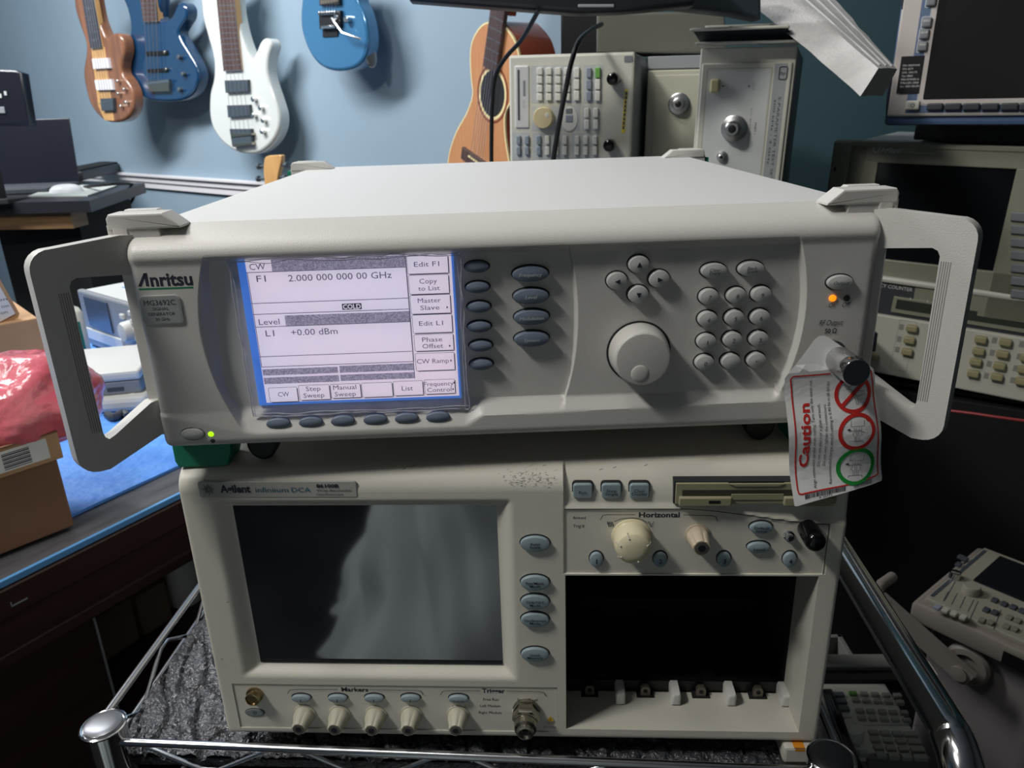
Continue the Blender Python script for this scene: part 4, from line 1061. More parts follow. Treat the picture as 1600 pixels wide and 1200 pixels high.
# two white cases
FW = Frame(atz(128, 645, .0012), rz=.22)
wx = FW.px(195, 625, 0)[0]
wc = thing('white_case', 'white plastic case lying on the blue mat, lower of the two beside the bubble wrap', 'case', Frame(atz(126, 650, .0012), rz=.20))
m = MB(); m.box(-.10, .10, .0, .15, 0, .024, 'whitepl', .008); m.build('case_body', wc)
wc2 = thing('white_case', 'flat white and grey case with a slot, stacked on another case by the bubble wrap', 'case', Frame(atz(126, 650, .0012)+Vector((-.012, .01, .024)), rz=.26))
m = MB(); m.box(-.10, .10, .0, .15, .0, .022, 'greymd', .003); m.build('case_body', wc2)
m = MB(); m.box(-.102, .102, -.002, .152, .022, .038, 'whitepl', .005); m.build('case_lid', wc2)
m = MB(); m.box(.05, .075, -.0008, .002, .006, .013, 'greydk', .001); m.build('slot', wc2)
m = MB(); P = [atz(182, 634, .008), atz(196, 630, .012), atz(212, 624, .014), atz(232, 616, .010)]; P = smooth_pts([tuple(p) for p in P], 5, False)
m.tube(P, [.007+.005*math.sin(i/len(P)*3) for i in range(len(P))], 'ivorypl', 14); o = m.build('plastic_spout', None); tag(o, 'ivory plastic nozzle lying on the blue mat near the lower handle', 'nozzle')
m = MB(); P = [atz(168, 648, .005), atz(178, 652, .008), atz(192, 645, .006), atz(200, 650, .005)]; m.tube(smooth_pts([tuple(p) for p in P], 5, False), .006, 'greydk', 10); o = m.build('rubber_hose', None); tag(o, 'short dark hose beside the ivory nozzle on the blue mat', 'hose')

# ================================================================ FAR LEFT DESK
ZD = .20
A_, B_, C_ = atz(226, 286, ZD), atz(139, 313, ZD), atz(-60, 318, ZD)
MT.update(deskblk=mat('black desk top', (34,35,40), .4), laptopblk=mat('black laptop screen', (26,28,36), .25), mousew=mat('white mouse', (225,226,228), .3), padg=mat('pale mouse pad', (176,182,178), .7))
dk = thing('desk', 'dark desk with a light wood strip at far left against the blue wall', 'desk', loc=(A_.x, A_.y, 0))
OD = Matrix.Translation(-Vector((A_.x, A_.y, 0)))
far = A_+(A_-B_)*.12; back = Vector((-2.9, 3.3, ZD)) 
poly = [A_, B_, C_, C_+Vector((-.5, .9, 0)), A_+Vector((-.9, .50, 0))]
def prism(m, pts, z0, z1, mtl, T):
    n = len(pts); V = [(p.x, p.y, z0) for p in pts]+[(p.x, p.y, z1) for p in pts]
    ar = sum(pts[i-1].x*pts[i].y-pts[i].x*pts[i-1].y for i in range(n))
    F = [(i, (i+1) % n, n+(i+1) % n, n+i) for i in range(n)]+[tuple(range(n))[::-1], tuple(range(n, 2*n))]
    if ar < 0: F = [f[::-1] for f in F]
    m.add(V, F, mtl, T)
m = MB(); prism(m, poly, ZD-.035, ZD-.001, 'deskblk', OD); m.build('desk_top', dk)
m = MB(); d = (B_-C_).normalized(); prism(m, [C_+Vector((0, .02, 0)), B_-d*.08+Vector((0, .02, 0)), B_-d*.08+Vector((0, .1, 0)), C_+Vector((0, .1, 0))], ZD-.085, ZD-.035, 'brownlt', OD); m.build('drawer_front', dk, 'light wood strip')
m = MB(); q = (A_-B_).normalized(); prism(m, [B_-d*.1+Vector((0, .08, 0)), B_+q*.35+Vector((-.02, .05, 0)), B_+q*.35+Vector((-.5, .3, 0)), C_+Vector((0, .4, 0)), C_+Vector((0, .12, 0))], -.95, ZD-.04, 'black', OD); m.build('desk_body', dk)
# laptop
lp0 = atz(125, 291, ZD); FL = Frame(lp0+Vector((0, 0, .003)), rx=R(-8), rz=R(8))
lp = thing('laptop', 'open black laptop on the dark desk at far left', 'laptop', FL)
hL = FL.px(116, 184, 0)[1]
m = MB(); m.box(-.42, 0, 0, .006, 0, hL, 'laptopblk', .003); m.build('screen', lp)
m = MB(); m.box(-.42, .0, -.24, .0, -.002, .014, 'greydk', .002, T=Matrix.Rotation(R(8), 4, 'X')); m.build('keyboard_base', lp)
m = MB(); P = [atz(44, 308, ZD), atz(137, 307, ZD), atz(184, 291, ZD), atz(95, 290, ZD)]; prism(m, P, ZD, ZD+.004, 'padg', Matrix.Identity(4)); o = m.build('mouse_pad', None); tag(o, 'pale grey mouse pad on the corner of the dark desk', 'mouse pad')
mp = atz(104, 300, ZD+.004); m = MB(); V = []; nn_ = 24
for j in range(8):
    th = math.pi/2*j/7; 
    for i in range(nn_): V.append((.052*math.cos(th)**.7*math.cos(2*math.pi*i/nn_), .034*math.cos(th)**.7*math.sin(2*math.pi*i/nn_), .026*math.sin(th)))
m.add(V, [(j*nn_+i, j*nn_+(i+1) % nn_, (j+1)*nn_+(i+1) % nn_, (j+1)*nn_+i) for j in range(7) for i in range(nn_)]+[tuple(range(nn_))[::-1]], 'mousew'); o = m.build('computer_mouse', None); o.location = mp; o.rotation_euler = (0, 0, .3); tag(o, 'white computer mouse on the pale mouse pad', 'mouse')
# monitor behind laptop
FM = Frame(atd(47, 200, 2.75), rx=R(-6), rz=R(14)); FM = Frame(Vector((FM.M.translation.x, FM.M.translation.y, ZD)), rx=R(-4), rz=R(14))
mo = thing('monitor', 'dark monitor standing behind the laptop at the left edge', 'monitor', FM)
m = MB(); P = [FM.px(*p, 0) for p in ((47, 196), (34, 113), (24, 109), (0, 108), (-70, 105), (-70, 196))]; m.slab(pg(P), 0, .05, 'laptopblk', .006, 2); m.build('screen', mo)
m = MB(); m.box(-.35, -.15, .05, .1, -.05, .2, 'black'); m.box(-.4, -.1, -.02, .15, -.005, .012, 'black', .003); m.build('stand', mo)
for px, py in ((9, 146), (1, 150)):
    a = FM.px(px, py, -.001); m = MB(); m.box(a[0]-.004, a[0]+.003, -.003, .002, a[1]-.006, a[1]+.006, 'padg', .001); m.build('indicator', mo)
a = FM.px(3, 172, -.001); m = MB(); m.box(a[0]-.010, a[0]+.008, -.003, .002, a[1]-.009, a[1]+.009, 'greymd', .001); m.build('sticker', mo)
# flat black device and cable behind
P = [atz(126, 283, ZD+.0), atz(196, 266, ZD+.0)]
FK = Frame(P[0]+Vector((0, .02, 0)), rz=math.atan2((P[1]-P[0]).y, (P[1]-P[0]).x)); L_ = (P[1]-P[0]).length
kb = thing('keyboard', 'flat black keyboard lying behind the laptop near the white rail', 'keyboard', FK)
m = MB(); m.box(0, .62, 0, .14, 0, .035, 'deskblk', .004); m.build('keyboard_body', kb)
m = MB(); m.box(.02, .58, .01, .12, .034, .042, 'black', .003); m.build('keys', kb)
DA = math.hypot(A_.x-CAM.x, A_.y-CAM.y)
m = MB(); P = [atz(132, 292, ZD+.005), atz(160, 289, ZD+.03), atz(185, 287, ZD+.03), atd(206, 288, DA-.02), atd(211, 297, DA-.06), atd(206, 314, DA-.08), atd(190, 332, DA-.08)]
m.tube(smooth_pts([tuple(p) for p in P], 6, False), .005, 'black', 8); o = m.build('cable', None); tag(o, 'black cable looping over the right corner of the far left desk', 'cable')

# ================================================================ BLUE WALL AND THE GUITARS ON IT
WP, WA = Vector((-.957, 2.475, 0)), R(-37)
WX, WN = Vector((math.cos(WA), math.sin(WA), 0)), Vector((math.sin(WA), -math.cos(WA), 0))
MT.update(
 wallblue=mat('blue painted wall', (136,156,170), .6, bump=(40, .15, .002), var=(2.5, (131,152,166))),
 wallteal=mat('teal painted wall', (70,100,108), .6, var=(2.5, (64,94,102))),
 rail=mat('white painted rail', (214,212,214), .4), darkstone=mat('dark floor', (52,50,50), .5, var=(6, (40,38,38))), ceil=mat('white ceiling', (210,210,206), .8),
 walnut=mat('walnut body', (138,94,68), .25, var=(5, (112,76,56), (8, 1, 1)), coat=.5), maple=mat('maple', (206,162,104), .3, var=(5, (190,146,92), (9, 1, 1)), coat=.4),
 rose=mat('rosewood fretboard', (86,66,60), .4, var=(8, (66,50,46), (9, 1, 1))), ebony=mat('dark fretboard', (62,64,72), .35), fret=mat('fret wire', (214,210,204), .25, 1),
 navy=mat('deep blue gloss paint', (20,56,88), .15, coat=1), skyb=mat('metallic blue gloss paint', (64,122,164), .16, metal=.25, coat=1), whiteg=mat('white gloss paint', (204,208,203), .14, coat=1),
 whitepu=mat('white pickup', (222,222,226), .4), darkpu=mat('charcoal pickup', (66,76,84), .4), string=mat('steel string', (196,196,200), .3, .9),
 spruce=mat('spruce top', (198,140,94), .3, var=(3, (186,128,84), (30, 30, 1)), coat=.5), mahog=mat('mahogany side', (128,62,42), .25, coat=.5), binding=mat('cream binding', (232,214,160), .35),
)
def wallpt(px, py, off):
    o = WP+WN*off; d = ray(px, py); t = (o-CAM).dot(WN)/d.dot(WN); return CAM+d*t
def sub(P, c): return [(x, z) for x, z in P]
def guitar(nm, lab, cat, org, yaw, off, ox, oy, sc_, outline, bodym, grp=None, thick=.040, bev=.010):
    p = wallpt(*org, off); F = Frame(p, rz=yaw); t = thing(nm, lab, cat, F, group=grp)
    q = lambda x, y, Y=0: F.px(ox+x/sc_, oy+y/sc_, Y)
    m = MB(); P = smooth_pts([q(*a) for a in outline], 4); m.slab(pg(P), 0, thick, bodym, bev, 3); m.build('body', t)
    return F, t, q
def neck(F, t, q, a0, a1, b0, b1, m1, m2, nf, y=-.006, dots=None, lw=.0022):
    "a0-a1 left and right at the top, b0-b1 at the body end"
    A0, A1, B0, B1 = q(*a0, y), q(*a1, y), q(*b0, y), q(*b1, y)
    ex_ = lambda P, Q, k: (P[0]+(P[0]-Q[0])*k, P[1]+(P[1]-Q[1])*k)
    T0, T1 = ex_(A0, B0, 1.2), ex_(A1, B1, 1.2)
    m = MB(); m.slab(pg([B0, B1, T1, T0]), y+.001, y+.022, m2, .001, 2)
    e = .004; m.build('neck', t)
    m = MB(); m.slab(pg([B0, B1, T1, T0]), y-.003, y+.001, m1, .0008, 2)
    for k in range(nf):
        s_ = k/nf; l = (B0[0]+(A0[0]-B0[0])*s_, B0[1]+(A0[1]-B0[1])*s_); r_ = (B1[0]+(A1[0]-B1[0])*s_, B1[1]+(A1[1]-B1[1])*s_)
        m.line([l, r_], .0022, y-.0035, 'fret')
    if dots:
        for d_ in dots: c = q(*d_, y-.0036); m.slab(el(c[0], c[1], .006, .006, 12), y-.0038, y-.003, 'fret')
    m.build('fretboard', t)
def quadbox(m, q, c, y0, y1, mt, bev=.002): m.slab(pg([q(*p, y0) for p in c]), y0, y1, mt, bev, 2)
def strings(t, q, tops, bots, y, n_, r_=.0009):
    m = MB(); a, b, c, d = q(*tops[0], y), q(*tops[1], y), q(*bots[0], y), q(*bots[1], y)
    for k in range(n_):
        s_ = k/(n_-1); p = Vector((a[0]+(b[0]-a[0])*s_, y, a[1]+(b[1]-a[1])*s_)); e = Vector((c[0]+(d[0]-c[0])*s_, y, c[1]+(d[1]-c[1])*s_)); m.tube([p, e], r_, 'string', 5)
    m.build('strings', t)
def knobs(t, q, L, mt='chrome', r_=.008, h_=.016, nm='control_knob'):
    for p in L:
        x, z = q(*p, -h_); m = MB(); m.lathe([(r_, 0), (r_, h_*.9), (r_*.8, h_), (.001, h_)], mt, TL(x, 0, z), 16); m.build(nm, t)
GR = 'electric guitars and basses hung on the blue wall'
F, t, q = guitar('bass_guitar', 'natural brown wood bass with two white pickups, leftmost on the blue wall', 'bass guitar', (175, 120), R(-30), .20, 90, 0, 5.454,
 [(120,-120), (138,0), (150,90), (190,220), (235,350), (240,450), (218,600), (235,740), (275,880), (340,980), (410,1032), (490,1043), (560,1028), (615,980), (645,900), (640,800), (600,700), (545,620), (548,520), (566,440), (555,340), (515,284), (455,292), (425,325), (395,290), (345,170), (310,0), (290,-120)], 'walnut', GR)
neck(F, t, q, (215,0), (305,0), (285,412), (378,402), 'ebony', 'maple', 6, dots=[(265,75), (280,165), (295,245), (310,345)])
m = MB(); 
m.slab(pg([q(*p, -.0012) for p in ((285,405), (400,400), (480,1030), (400,1025), (345,900))]), -.0012, .003, 'maple', .0008, 2); m.build('center_strip', t, 'pale maple centre strip')
for c in (((290,500), (422,493), (438,580), (303,590)), ((312,683), (452,675), (468,765), (328,770))):
    m = MB(); quadbox(m, q, c, -.012, .0, 'whitepu'); m.build('pickup', t)
m = MB(); quadbox(m, q, ((360,840), (468,835), (475,940), (372,945)), -.014, 0, 'darkpu'); m.line([q(350,885,-.015), q(470,850,-.015)], .003, -.0145, 'fret'); m.build('bridge', t)
strings(t, q, ((225,-60), (300,-60)), ((372,850), (460,845)), -.0155, 5); knobs(t, q, ((500,690), (555,760), (505,797), (570,870), (525,905)), 'fret', .006)
m = MB(); x, z = q(640, 970, .0); m.slab(el(x-.012, z+.008, .020, .022, 16), .018, .03, 'chrome', .003, 2); m.build('jack_plate', t) if False else None
F, t, q = guitar('bass_guitar', 'dark navy blue bass, second from the left on the blue wall', 'bass guitar', (255, 80), R(-30), .12, 90, 0, 5.454,
 [(520,-130), (560,0), (595,90), (617,220), (605,350), (580,480), (576,600), (620,720), (700,815), (800,858), (950,868), (1080,850), (1165,780), (1203,650), (1170,540), (1110,430), (1050,330), (1030,275), (1060,215), (1098,150), (1102,75), (1070,25), (1030,20), (1000,70), (965,140), (905,168), (860,140), (845,-130)], 'navy', GR)
neck(F, t, q, (710,-10), (838,-10), (735,185), (855,182), 'rose', 'maple', 5)
strings(t, q, ((725,-60), (830,-60)), ((770,700), (860,690)), -.0155, 4, .0013)
m = MB(); quadbox(m, q, ((755,690), (940,675), (950,780), (780,785)), -.014, 0, 'nickel'); m.line([q(752,712,-.018), q(940,690,-.018)], .008, -.0165, 'chrome'); m.build('bridge', t)
for c in (((745,440), (930,430), (935,470), (750,475)), ((760,590), (935,580), (938,612), (765,618))): m = MB(); quadbox(m, q, c, -.006, 0, 'blackpl'); m.build('pickup', t)
knobs(t, q, ((1022,487), (1057,632), (1025,765)), 'darkpu', .008)
knobs(t, q, ((905,445), (915,590)), 'nickel', .006, .012, 'pickup_screw')
F, t, q = guitar('bass_guitar', 'glossy white bass with two charcoal pickups, third from the left on the blue wall', 'bass guitar', (377, 120), R(-30), .12, 300, 0, 4.617,
 [(40,-130), (60,0), (75,130), (112,270), (150,420), (152,560), (125,680), (124,830), (150,930), (210,1020), (300,1088), (400,1112), (490,1100), (575,1030), (625,930), (630,830), (600,720), (560,600), (543,510), (550,420), (571,340), (560,295), (525,274), (490,300), (460,370), (425,422), (370,300), (330,150), (310,0), (300,-130)], 'whiteg', GR)
neck(F, t, q, (182,0), (305,0), (232,512), (358,505), 'rose', 'maple', 13)
for c in (((232,580), (398,575), (403,660), (240,670)), ((250,760), (410,755), (418,835), (258,848))): m = MB(); quadbox(m, q, c, -.012, 0, 'darkpu'); m.build('pickup', t)
m = MB(); quadbox(m, q, ((268,930), (420,930), (430,1040), (290,1060)), -.014, 0, 'darkpu'); quadbox(m, q, ((275,965), (428,960), (430,975), (280,990)), -.017, 0, 'nickel', .001); quadbox(m, q, ((285,1035), (430,1025), (430,1045), (300,1062)), -.017, 0, 'nickel', .001); m.build('bridge', t)
strings(t, q, ((195,-60), (295,-60)), ((285,960), (412,955)), -.0155, 5, .0007); knobs(t, q, ((432,716), (483,778), (433,832), (503,869), (497,950)), 'chrome', .008)
F, t, q = guitar('electric_guitar', 'bright metallic blue electric guitar with chrome tremolo bridge on the blue wall', 'electric guitar', (530, 50), R(-34), .12, 300, 0, 4.617,
 [(800,-150), (788,0), (779,110), (787,220), (820,330), (870,420), (930,480), (1010,511), (1100,512), (1180,488), (1238,430), (1268,320), (1262,200), (1235,90), (1195,0), (1150,-150)], 'skyb', GR)
m = MB(); quadbox(m, q, ((915,-20), (1060,-20), (1065,35), (918,40)), -.010, 0, 'blackpl'); m.quad(*(lambda a, b: (a[0], b[0], a[1], b[1]))(q(925,32,-.0105), q(1050,-20,-.0105)), -.0105, 'dull'); m.build('pickup', t)
m = MB(); quadbox(m, q, ((912,80), (1065,75), (1068,195), (918,210)), -.012, 0, 'blackpl'); 
for k in range(7): x, z = q(925+k*18, 100-k*1, -.016); m.lathe([(.005, 0), (.005, .012), (.001, .013)], 'chrome', TL(x, -.008, z), 10)
quadbox(m, q, ((925,185), (1030,180), (1032,205), (927,212)), -.016, 0, 'chrome'); quadbox(m, q, ((940,215), (1048,212), (1050,262), (942,268)), -.004, 0, 'blackpl', .001)
m.build('tremolo_bridge', t)
m = MB(); a = q(1010,130,-.02); b = q(1085,235,-.03); c = q(1215,280,-.025); m.tube([(a[0], -.02, a[1]), (b[0], -.03, b[1]), (c[0], -.025, c[1])], .0035, 'chrome', 8); m.build('tremolo_arm', t)
strings(t, q, ((935,-60), (1040,-60)), ((930,105), (1030,98)), -.0165, 6, .0005); knobs(t, q, ((1105,140),), 'chrome', .009); knobs(t, q, ((1035,122),), 'chrome', .008)
m = MB(); x, z = q(1262, 385, 0); m.slab(el(0, 0, .016, .026, 18), 0, .004, 'chrome', .002, 2, T=TL(x-.004, .020, z-.01) @ Matrix.Rotation(R(70), 4, 'Z')); m.build('jack_plate', t)
# shorter instrument standing below: only its headstock shows
F, t, q = guitar('bass_guitar', 'light wood headstock of a bass standing against the blue wall below the white bass', 'bass guitar', (425, 262), R(-25), .15, 300, 0, 4.617,
 [(520,1150), (545,1125), (585,1120), (635,1118), (645,1135), (640,1180), (625,1240), (610,1330), (590,1420), (570,1500), (520,1500), (520,1420), (522,1330), (515,1240)], 'maple', None, .016, .003)
for sx, (x, y) in ((-1, (500,1200)), (-1, (495,1290)), (1, (660,1190)), (1, (650,1280))):
    a = q(x, y, .006); m = MB(); m.lathe([(.004, -.002), (.004, .02), (.010, .022), (.010, .030), (.004, .032)], 'darkpu', TL(a[0]+.014*(-sx), .008, a[1]) @ Matrix.Rotation(R(90*sx), 4, 'Z'), 14); m.build('tuning_peg', t)
x, z = q(545, 1500, 0); m = MB(); m.box(x-.02, x+.02, -.004, .02, z-.55, z, 'rose', .003); m.build('neck', t)
m = MB(); m.slab(pg(smooth_pts([(x+a, z-.45-b) for a, b in ((-.05, 0), (-.15, .06), (-.13, .18), (-.17, .33), (-.10, .44), (0, .46), (.10, .44), (.17, .33), (.13, .18), (.15, .06), (.05, 0))], 3)), .0, .04, 'walnut', .008, 2); m.build('lower_body', t)
# acoustic guitar, turned to the left
F = Frame(atd(770, 147, 1.86), rz=R(-52)); t = thing('acoustic_guitar', 'orange spruce topped acoustic guitar leaning by the wall left of the key-covered analyzer', 'acoustic guitar', F)
q = lambda x, y, Y=0: F.px(x, y, Y)
c0, c1_ = Vector(q(783, 20)), Vector(q(752, 243)); ax_ = (c1_-c0).normalized()
def mir(p): p = Vector(p); d = p-c0; s_ = d.dot(ax_); o = d-ax_*s_; return tuple(c0+ax_*s_-o)
LO = [q(*p) for p in ((776, 33), (757, 36), (744, 50), (736, 70), (734.5, 95), (736, 124), (738, 148), (729, 176), (713, 205), (702, 238), (699, 270), (703, 300), (716, 322), (738, 334))]
OUT = smooth_pts(LO+[mir(p) for p in LO[::-1]], 3)
m = MB(); m.slab(pg(OUT), .0, .10, 'mahog', .001, 2, mface='spruce')
g = pg(OUT); o_, i_ = g(0), g(.004); n = len(o_); m.add([(x, -.0004, z) for x, z in o_+i_], [(k, (k+1) % n, n+(k+1) % n, n+k) for k in range(n)], 'binding'); 
V = [(x, -.0003, z) for x, z in o_]+[(x, .004, z) for x, z in o_]; m.add([(c0.x+(x-c0.x)*1.003, y, z) for x, y, z in V], [(k, n+k, n+(k+1) % n, (k+1) % n) for k in range(n)], 'binding')
m.build('body', t)
hc = q(769.5, 147); r_ = .050
m = MB(); m.ring(hc[0], hc[1], r_, r_*1.13, -.0006, 'binding', n=36); m.ring(hc[0], hc[1], r_*1.18, r_*1.28, -.0006, 'mahog', n=36); m.slab(el(hc[0], hc[1], r_, r_, 36), -.0005, .001, 'black'); m.build('sound_hole', t)
n1 = q(776, 112); ux = Vector((-ax_.y, ax_.x)); 
def atc(s_, o_): p = c0+ax_*s_+ux*o_; return (p.x, p.y)
sh = (Vector(hc)-c0).dot(ax_)
m = MB(); m.slab(pg([atc(-.45, -.023), atc(-.45, .023), atc(sh-.05, .028), atc(sh-.05, -.028)]), -.010, -.0005, 'rose', .001, 2); m.slab(pg([atc(-.45, -.022), atc(-.45, .022), atc(.0, .026), atc(.0, -.026)]), -.0006, .022, 'mahog', .004, 2)
for k in range(9): m.line([atc(sh-.07-.022*k, -.027), atc(sh-.07-.022*k, .027)], .0016, -.0104, 'fret')
m.build('neck', t)
m = MB(); m.slab(pg([atc(sh+.155, -.075), atc(sh+.155, .075), atc(sh+.185, .075), atc(sh+.185, -.075)]), -.010, 0, 'rose', .003, 2); m.slab(pg([atc(sh+.162, -.038), atc(sh+.162, .038), atc(sh+.166, .038), atc(sh+.166, -.038)]), -.0125, -.009, 'binding'); m.build('bridge', t)
m = MB()
for k in range(6):
    s_ = -.020+.008*k; a, b = atc(-.45, s_*.9), atc(sh+.165, s_*1.3); m.tube([(a[0], -.0135, a[1]), (b[0], -.0135, b[1])], .0007, 'string', 5)
m.build('strings', t)

# ================================================================ BENCH BEHIND, WITH INSTRUMENTS STOOD ON END
MT.update(hpbeige=mat('instrument beige', (206,204,190), .5), hpbeige2=mat('warm beige panel', (200,198,178), .5), hppanel=mat('pale grey panel', (204,207,202), .45), hpband=mat('key field grey', (186,190,188), .5),
 hpkey=mat('off white key', (222,220,208), .4), hpkeyd=mat('grey blue key', (138,146,156), .4), hpkeyg=mat('green key', (110,168,80), .4), yell=mat('yellow label', (236,214,60), .5), tan=mat('tan rubber dial', (222,206,158), .4),
 caseteal=mat('dark case side', (50,60,66), .5), caseg=mat('grey case side', (160,164,166), .45), foamgrey=mat('grey packing foam', (112,112,102), .9, bump=(500, .8, .001)), whitefoam=mat('white packing foam', (220,218,214), .8, bump=(300, .5, .002), var=(60, (210,208,205))),
 framegr=mat('olive grey frame', (150,150,132), .45), scrblk=mat('black crt glass', (20,23,27), .1), logogr=mat('logo grey', (120,126,130), .4), typec=mat('panel print', (150,150,142), .6))
FH = Frame(atd(797, 88, 1.30), rz=R(-13), ry=R(1)); hl = .42
ztopH = FH.M.translation.z; BZt = ztopH-hl-.005
bt_ = thing('side_table', 'dark table carrying the upended beige instruments behind the signal generator', 'table', loc=(.45, 1.1, 0))
m = MB(); m.box(-.32, .30, -.36, .33, BZt-.03, BZt, 'deskblk'); m.build('table_top', bt_)
for x in (-.30, .26):
    for y in (-.34, .29): m = MB(); m.box(x, x+.03, y, y+.03, -.95, BZt-.029, 'deskblk'); m.build('leg', bt_)
hp = thing('network_analyzer', 'upended beige analyzer covered in keys, beside the acoustic guitar', 'network analyzer', FH)
q = lambda x, y, Y=0: FH.px(780+x/6.317, 70+y/6.317, Y)
xl = 0; xr = q(1340, 110)[0]
m = MB(); m.box(0, xr, .004, .40, -hl, 0, 'caseg', .004); m.box(.004, xr-.01, .02, .38, -.001, .002, 'blackpl'); m.build('case', hp)
m = MB(); m.box(-.001, xr+.001, -.006, .006, -hl, .001, 'hpbeige', .004)
a = q(320,195,-.0065); b = q(1030,580,-.0065); 
def fld(x0_, y0_, x1_, y1_, mt='hpband', y=-.0063):
    a, b = q(x0_, y1_, y), q(x1_, y0_, y); m.quad(a[0], b[0], a[1], b[1], y, mt)
fld(320,195,800,575); fld(830,195,1028,575); fld(320,605,800,850); fld(820,605,1010,850); fld(130,865,300,1140); fld(330,870,690,1140); fld(710,870,985,1140); fld(1240,440,1275,870, 'yell', -.0064) if False else None
A = [q(*p, -.0065) for p in ((1240,440), (1270,440), (1238,870), (1205,870))]; m.add([(x, -.0065, z) for x, z in A[::-1]], [(0, 1, 2, 3)][:1], 'yell'); 
for k in range(9): c = q(1255-k*3.6, 480+k*42, -.0066); m.box(c[0]-.0015, c[0]+.0015, -.0067, -.0064, c[1]-.0025, c[1]+.0025, 'greydk')
m.slab(rr(q(1275,140,-.007)[0], q(1275,140,-.007)[1], .013, .009, .002), -.0068, -.005, 'logogr')
m.build('front_panel', hp)
m = MB(); a = q(158,822,-.008); b = q(293,203,-.008); m.box(a[0], b[0], -.009, 0, a[1], b[1], 'whitepl', .002); m.box(a[0]+.005, a[0]+.0085, -.0093, -.008, a[1]+.012, b[1]-.006, 'greydk'); m.box(a[0]+.014, a[0]+.018, -.0093, -.008, b[1]-.045, b[1]-.022, 'greymd'); m.box(a[0]+.013, a[0]+.0165, -.0093, -.008, a[1]+.03, b[1]-.05, 'hpband'); m.build('floppy_drive', hp)
def hkey(x, y, w_, h_, mt='hpkey', nm='key'):
    c = q(x, y, -.012); s_ = .0001686*1.0; m = MB(); m.slab(rr(c[0], c[1], w_*s_, h_*s_, .0012, 2), -.012, -.006, mt, .0010, 2); m.build(nm, hp)
for y in (260, 345, 432, 515):
    for x in (397, 487, 577, 668): hkey(x, y, 52, 62)
for y in (275, 390, 502): hkey(762, y, 50, 86)
for y in (275, 390, 505): hkey(883, y, 46, 82, 'hpkeyd'); hkey(970, y, 46, 88, 'hpkeyg' if y == 275 else 'hpkey')
for y in (670, 787):
    for x in (862, 952): hkey(x, y, 42, 84)
for y in (940, 1046):
    for x, mt in ((187,'hpkeyd'), (270,'hpkeyd'), (387,'hpkeyd'), (472,'hpkey'), (560,'hpkey'), (645,'hpkey'), (765,'hpkey'), (850,'hpkey'), (942,'hpkey')): hkey(x, y, 40, 78, mt)
c = q(428, 722, -.02); m = MB(); m.lathe([(.0165, 0), (.0160, .012), (.0150, .014), (.001, .014)], 'tan', TL(c[0], -.006, c[1]), 32); m.lathe([(.0035, .0142), (.003, .0146)], 'hpkey', TL(c[0]+.0075, -.006, c[1]+.004), 16); m.build('dial', hp)
c = q(692, 732, -.008); m = MB(); m.slab(el(c[0], c[1], .0135, .0185, 28), -.008, -.005, 'hpkey', .001, 2); m.box(c[0]-.006, c[0]+.006, -.009, -.007, c[1]-.005, c[1]+.006, 'hpkeyd', .001); m.box(c[0]-.006, c[0]+.005, -.009, -.007, c[1]+.008, c[1]+.016, 'logogr', .001); m.build('arrow_pad', hp)
for x, y in ((1128,338), (1092,992)):
    c = q(x, y, -.02); m = MB(); m.lathe([(.0075, 0), (.008, .002), (.0095, .006), (.0095, .022), (.0085, .026), (.005, .0275), (.001, .028)], 'blackgl', TL(c[0], -.006, c[1]), 24); m.build('port_cap', hp, 'glossy black port cap')
# grey foam block behind on top
p0 = atd(932, 82, 1.42); FF = Frame(p0, rz=R(-8), ry=R(.5)); m = MB()
P = [FF.px(*p, 0) for p in ((932, 82), (932, 20), (1132, 18), (1135, 84))]; m.slab(pg(P), 0, .12, 'foamgrey', .004, 2); o = m.build('foam_block', None); o.matrix_world = FF.M; tag(o, 'grey rectangular packing foam block resting on the upended instruments', 'foam block')
# middle test set
F2_ = Frame(atd(1013, 108, 1.36), rz=R(-13), ry=R(1)); t2 = thing('test_set', 'smaller upended beige test set with one steel port, right of the key-covered analyzer', 'test set', F2_)
q2 = lambda x, y, Y=0: F2_.px(980+x/4.286, y/4.286, Y)
h2 = F2_.M.translation.z-BZt-.002
m = MB(); m.box(-.001, .118, .004, .25, -h2, .017, 'caseg', .004); m.build('case', t2)
m = MB(); m.box(0, .118, -.004, .006, -h2, -.002, 'hpbeige2', .002); m.box(.012, .115, -.0058, -.003, -h2+.01, -.010, 'hpbeige2', .001); m.box(-.001, .118, -.001, .01, .0, .019, 'caseg', .001); m.build('front_panel', t2)
c = q2(345, 697, -.014); m = MB(); m.lathe([(.0175, 0), (.0175, .003), (.015, .004), (.0155, .011), (.010, .012), (.010, .020), (.0075, .021)], 'steel', TL(c[0], -.005, c[1]), 32); m.lathe([(.005, .0212), (.003, .022)], 'blackpl', TL(c[0], -.005, c[1]), 16); m.build('port_connector', t2)
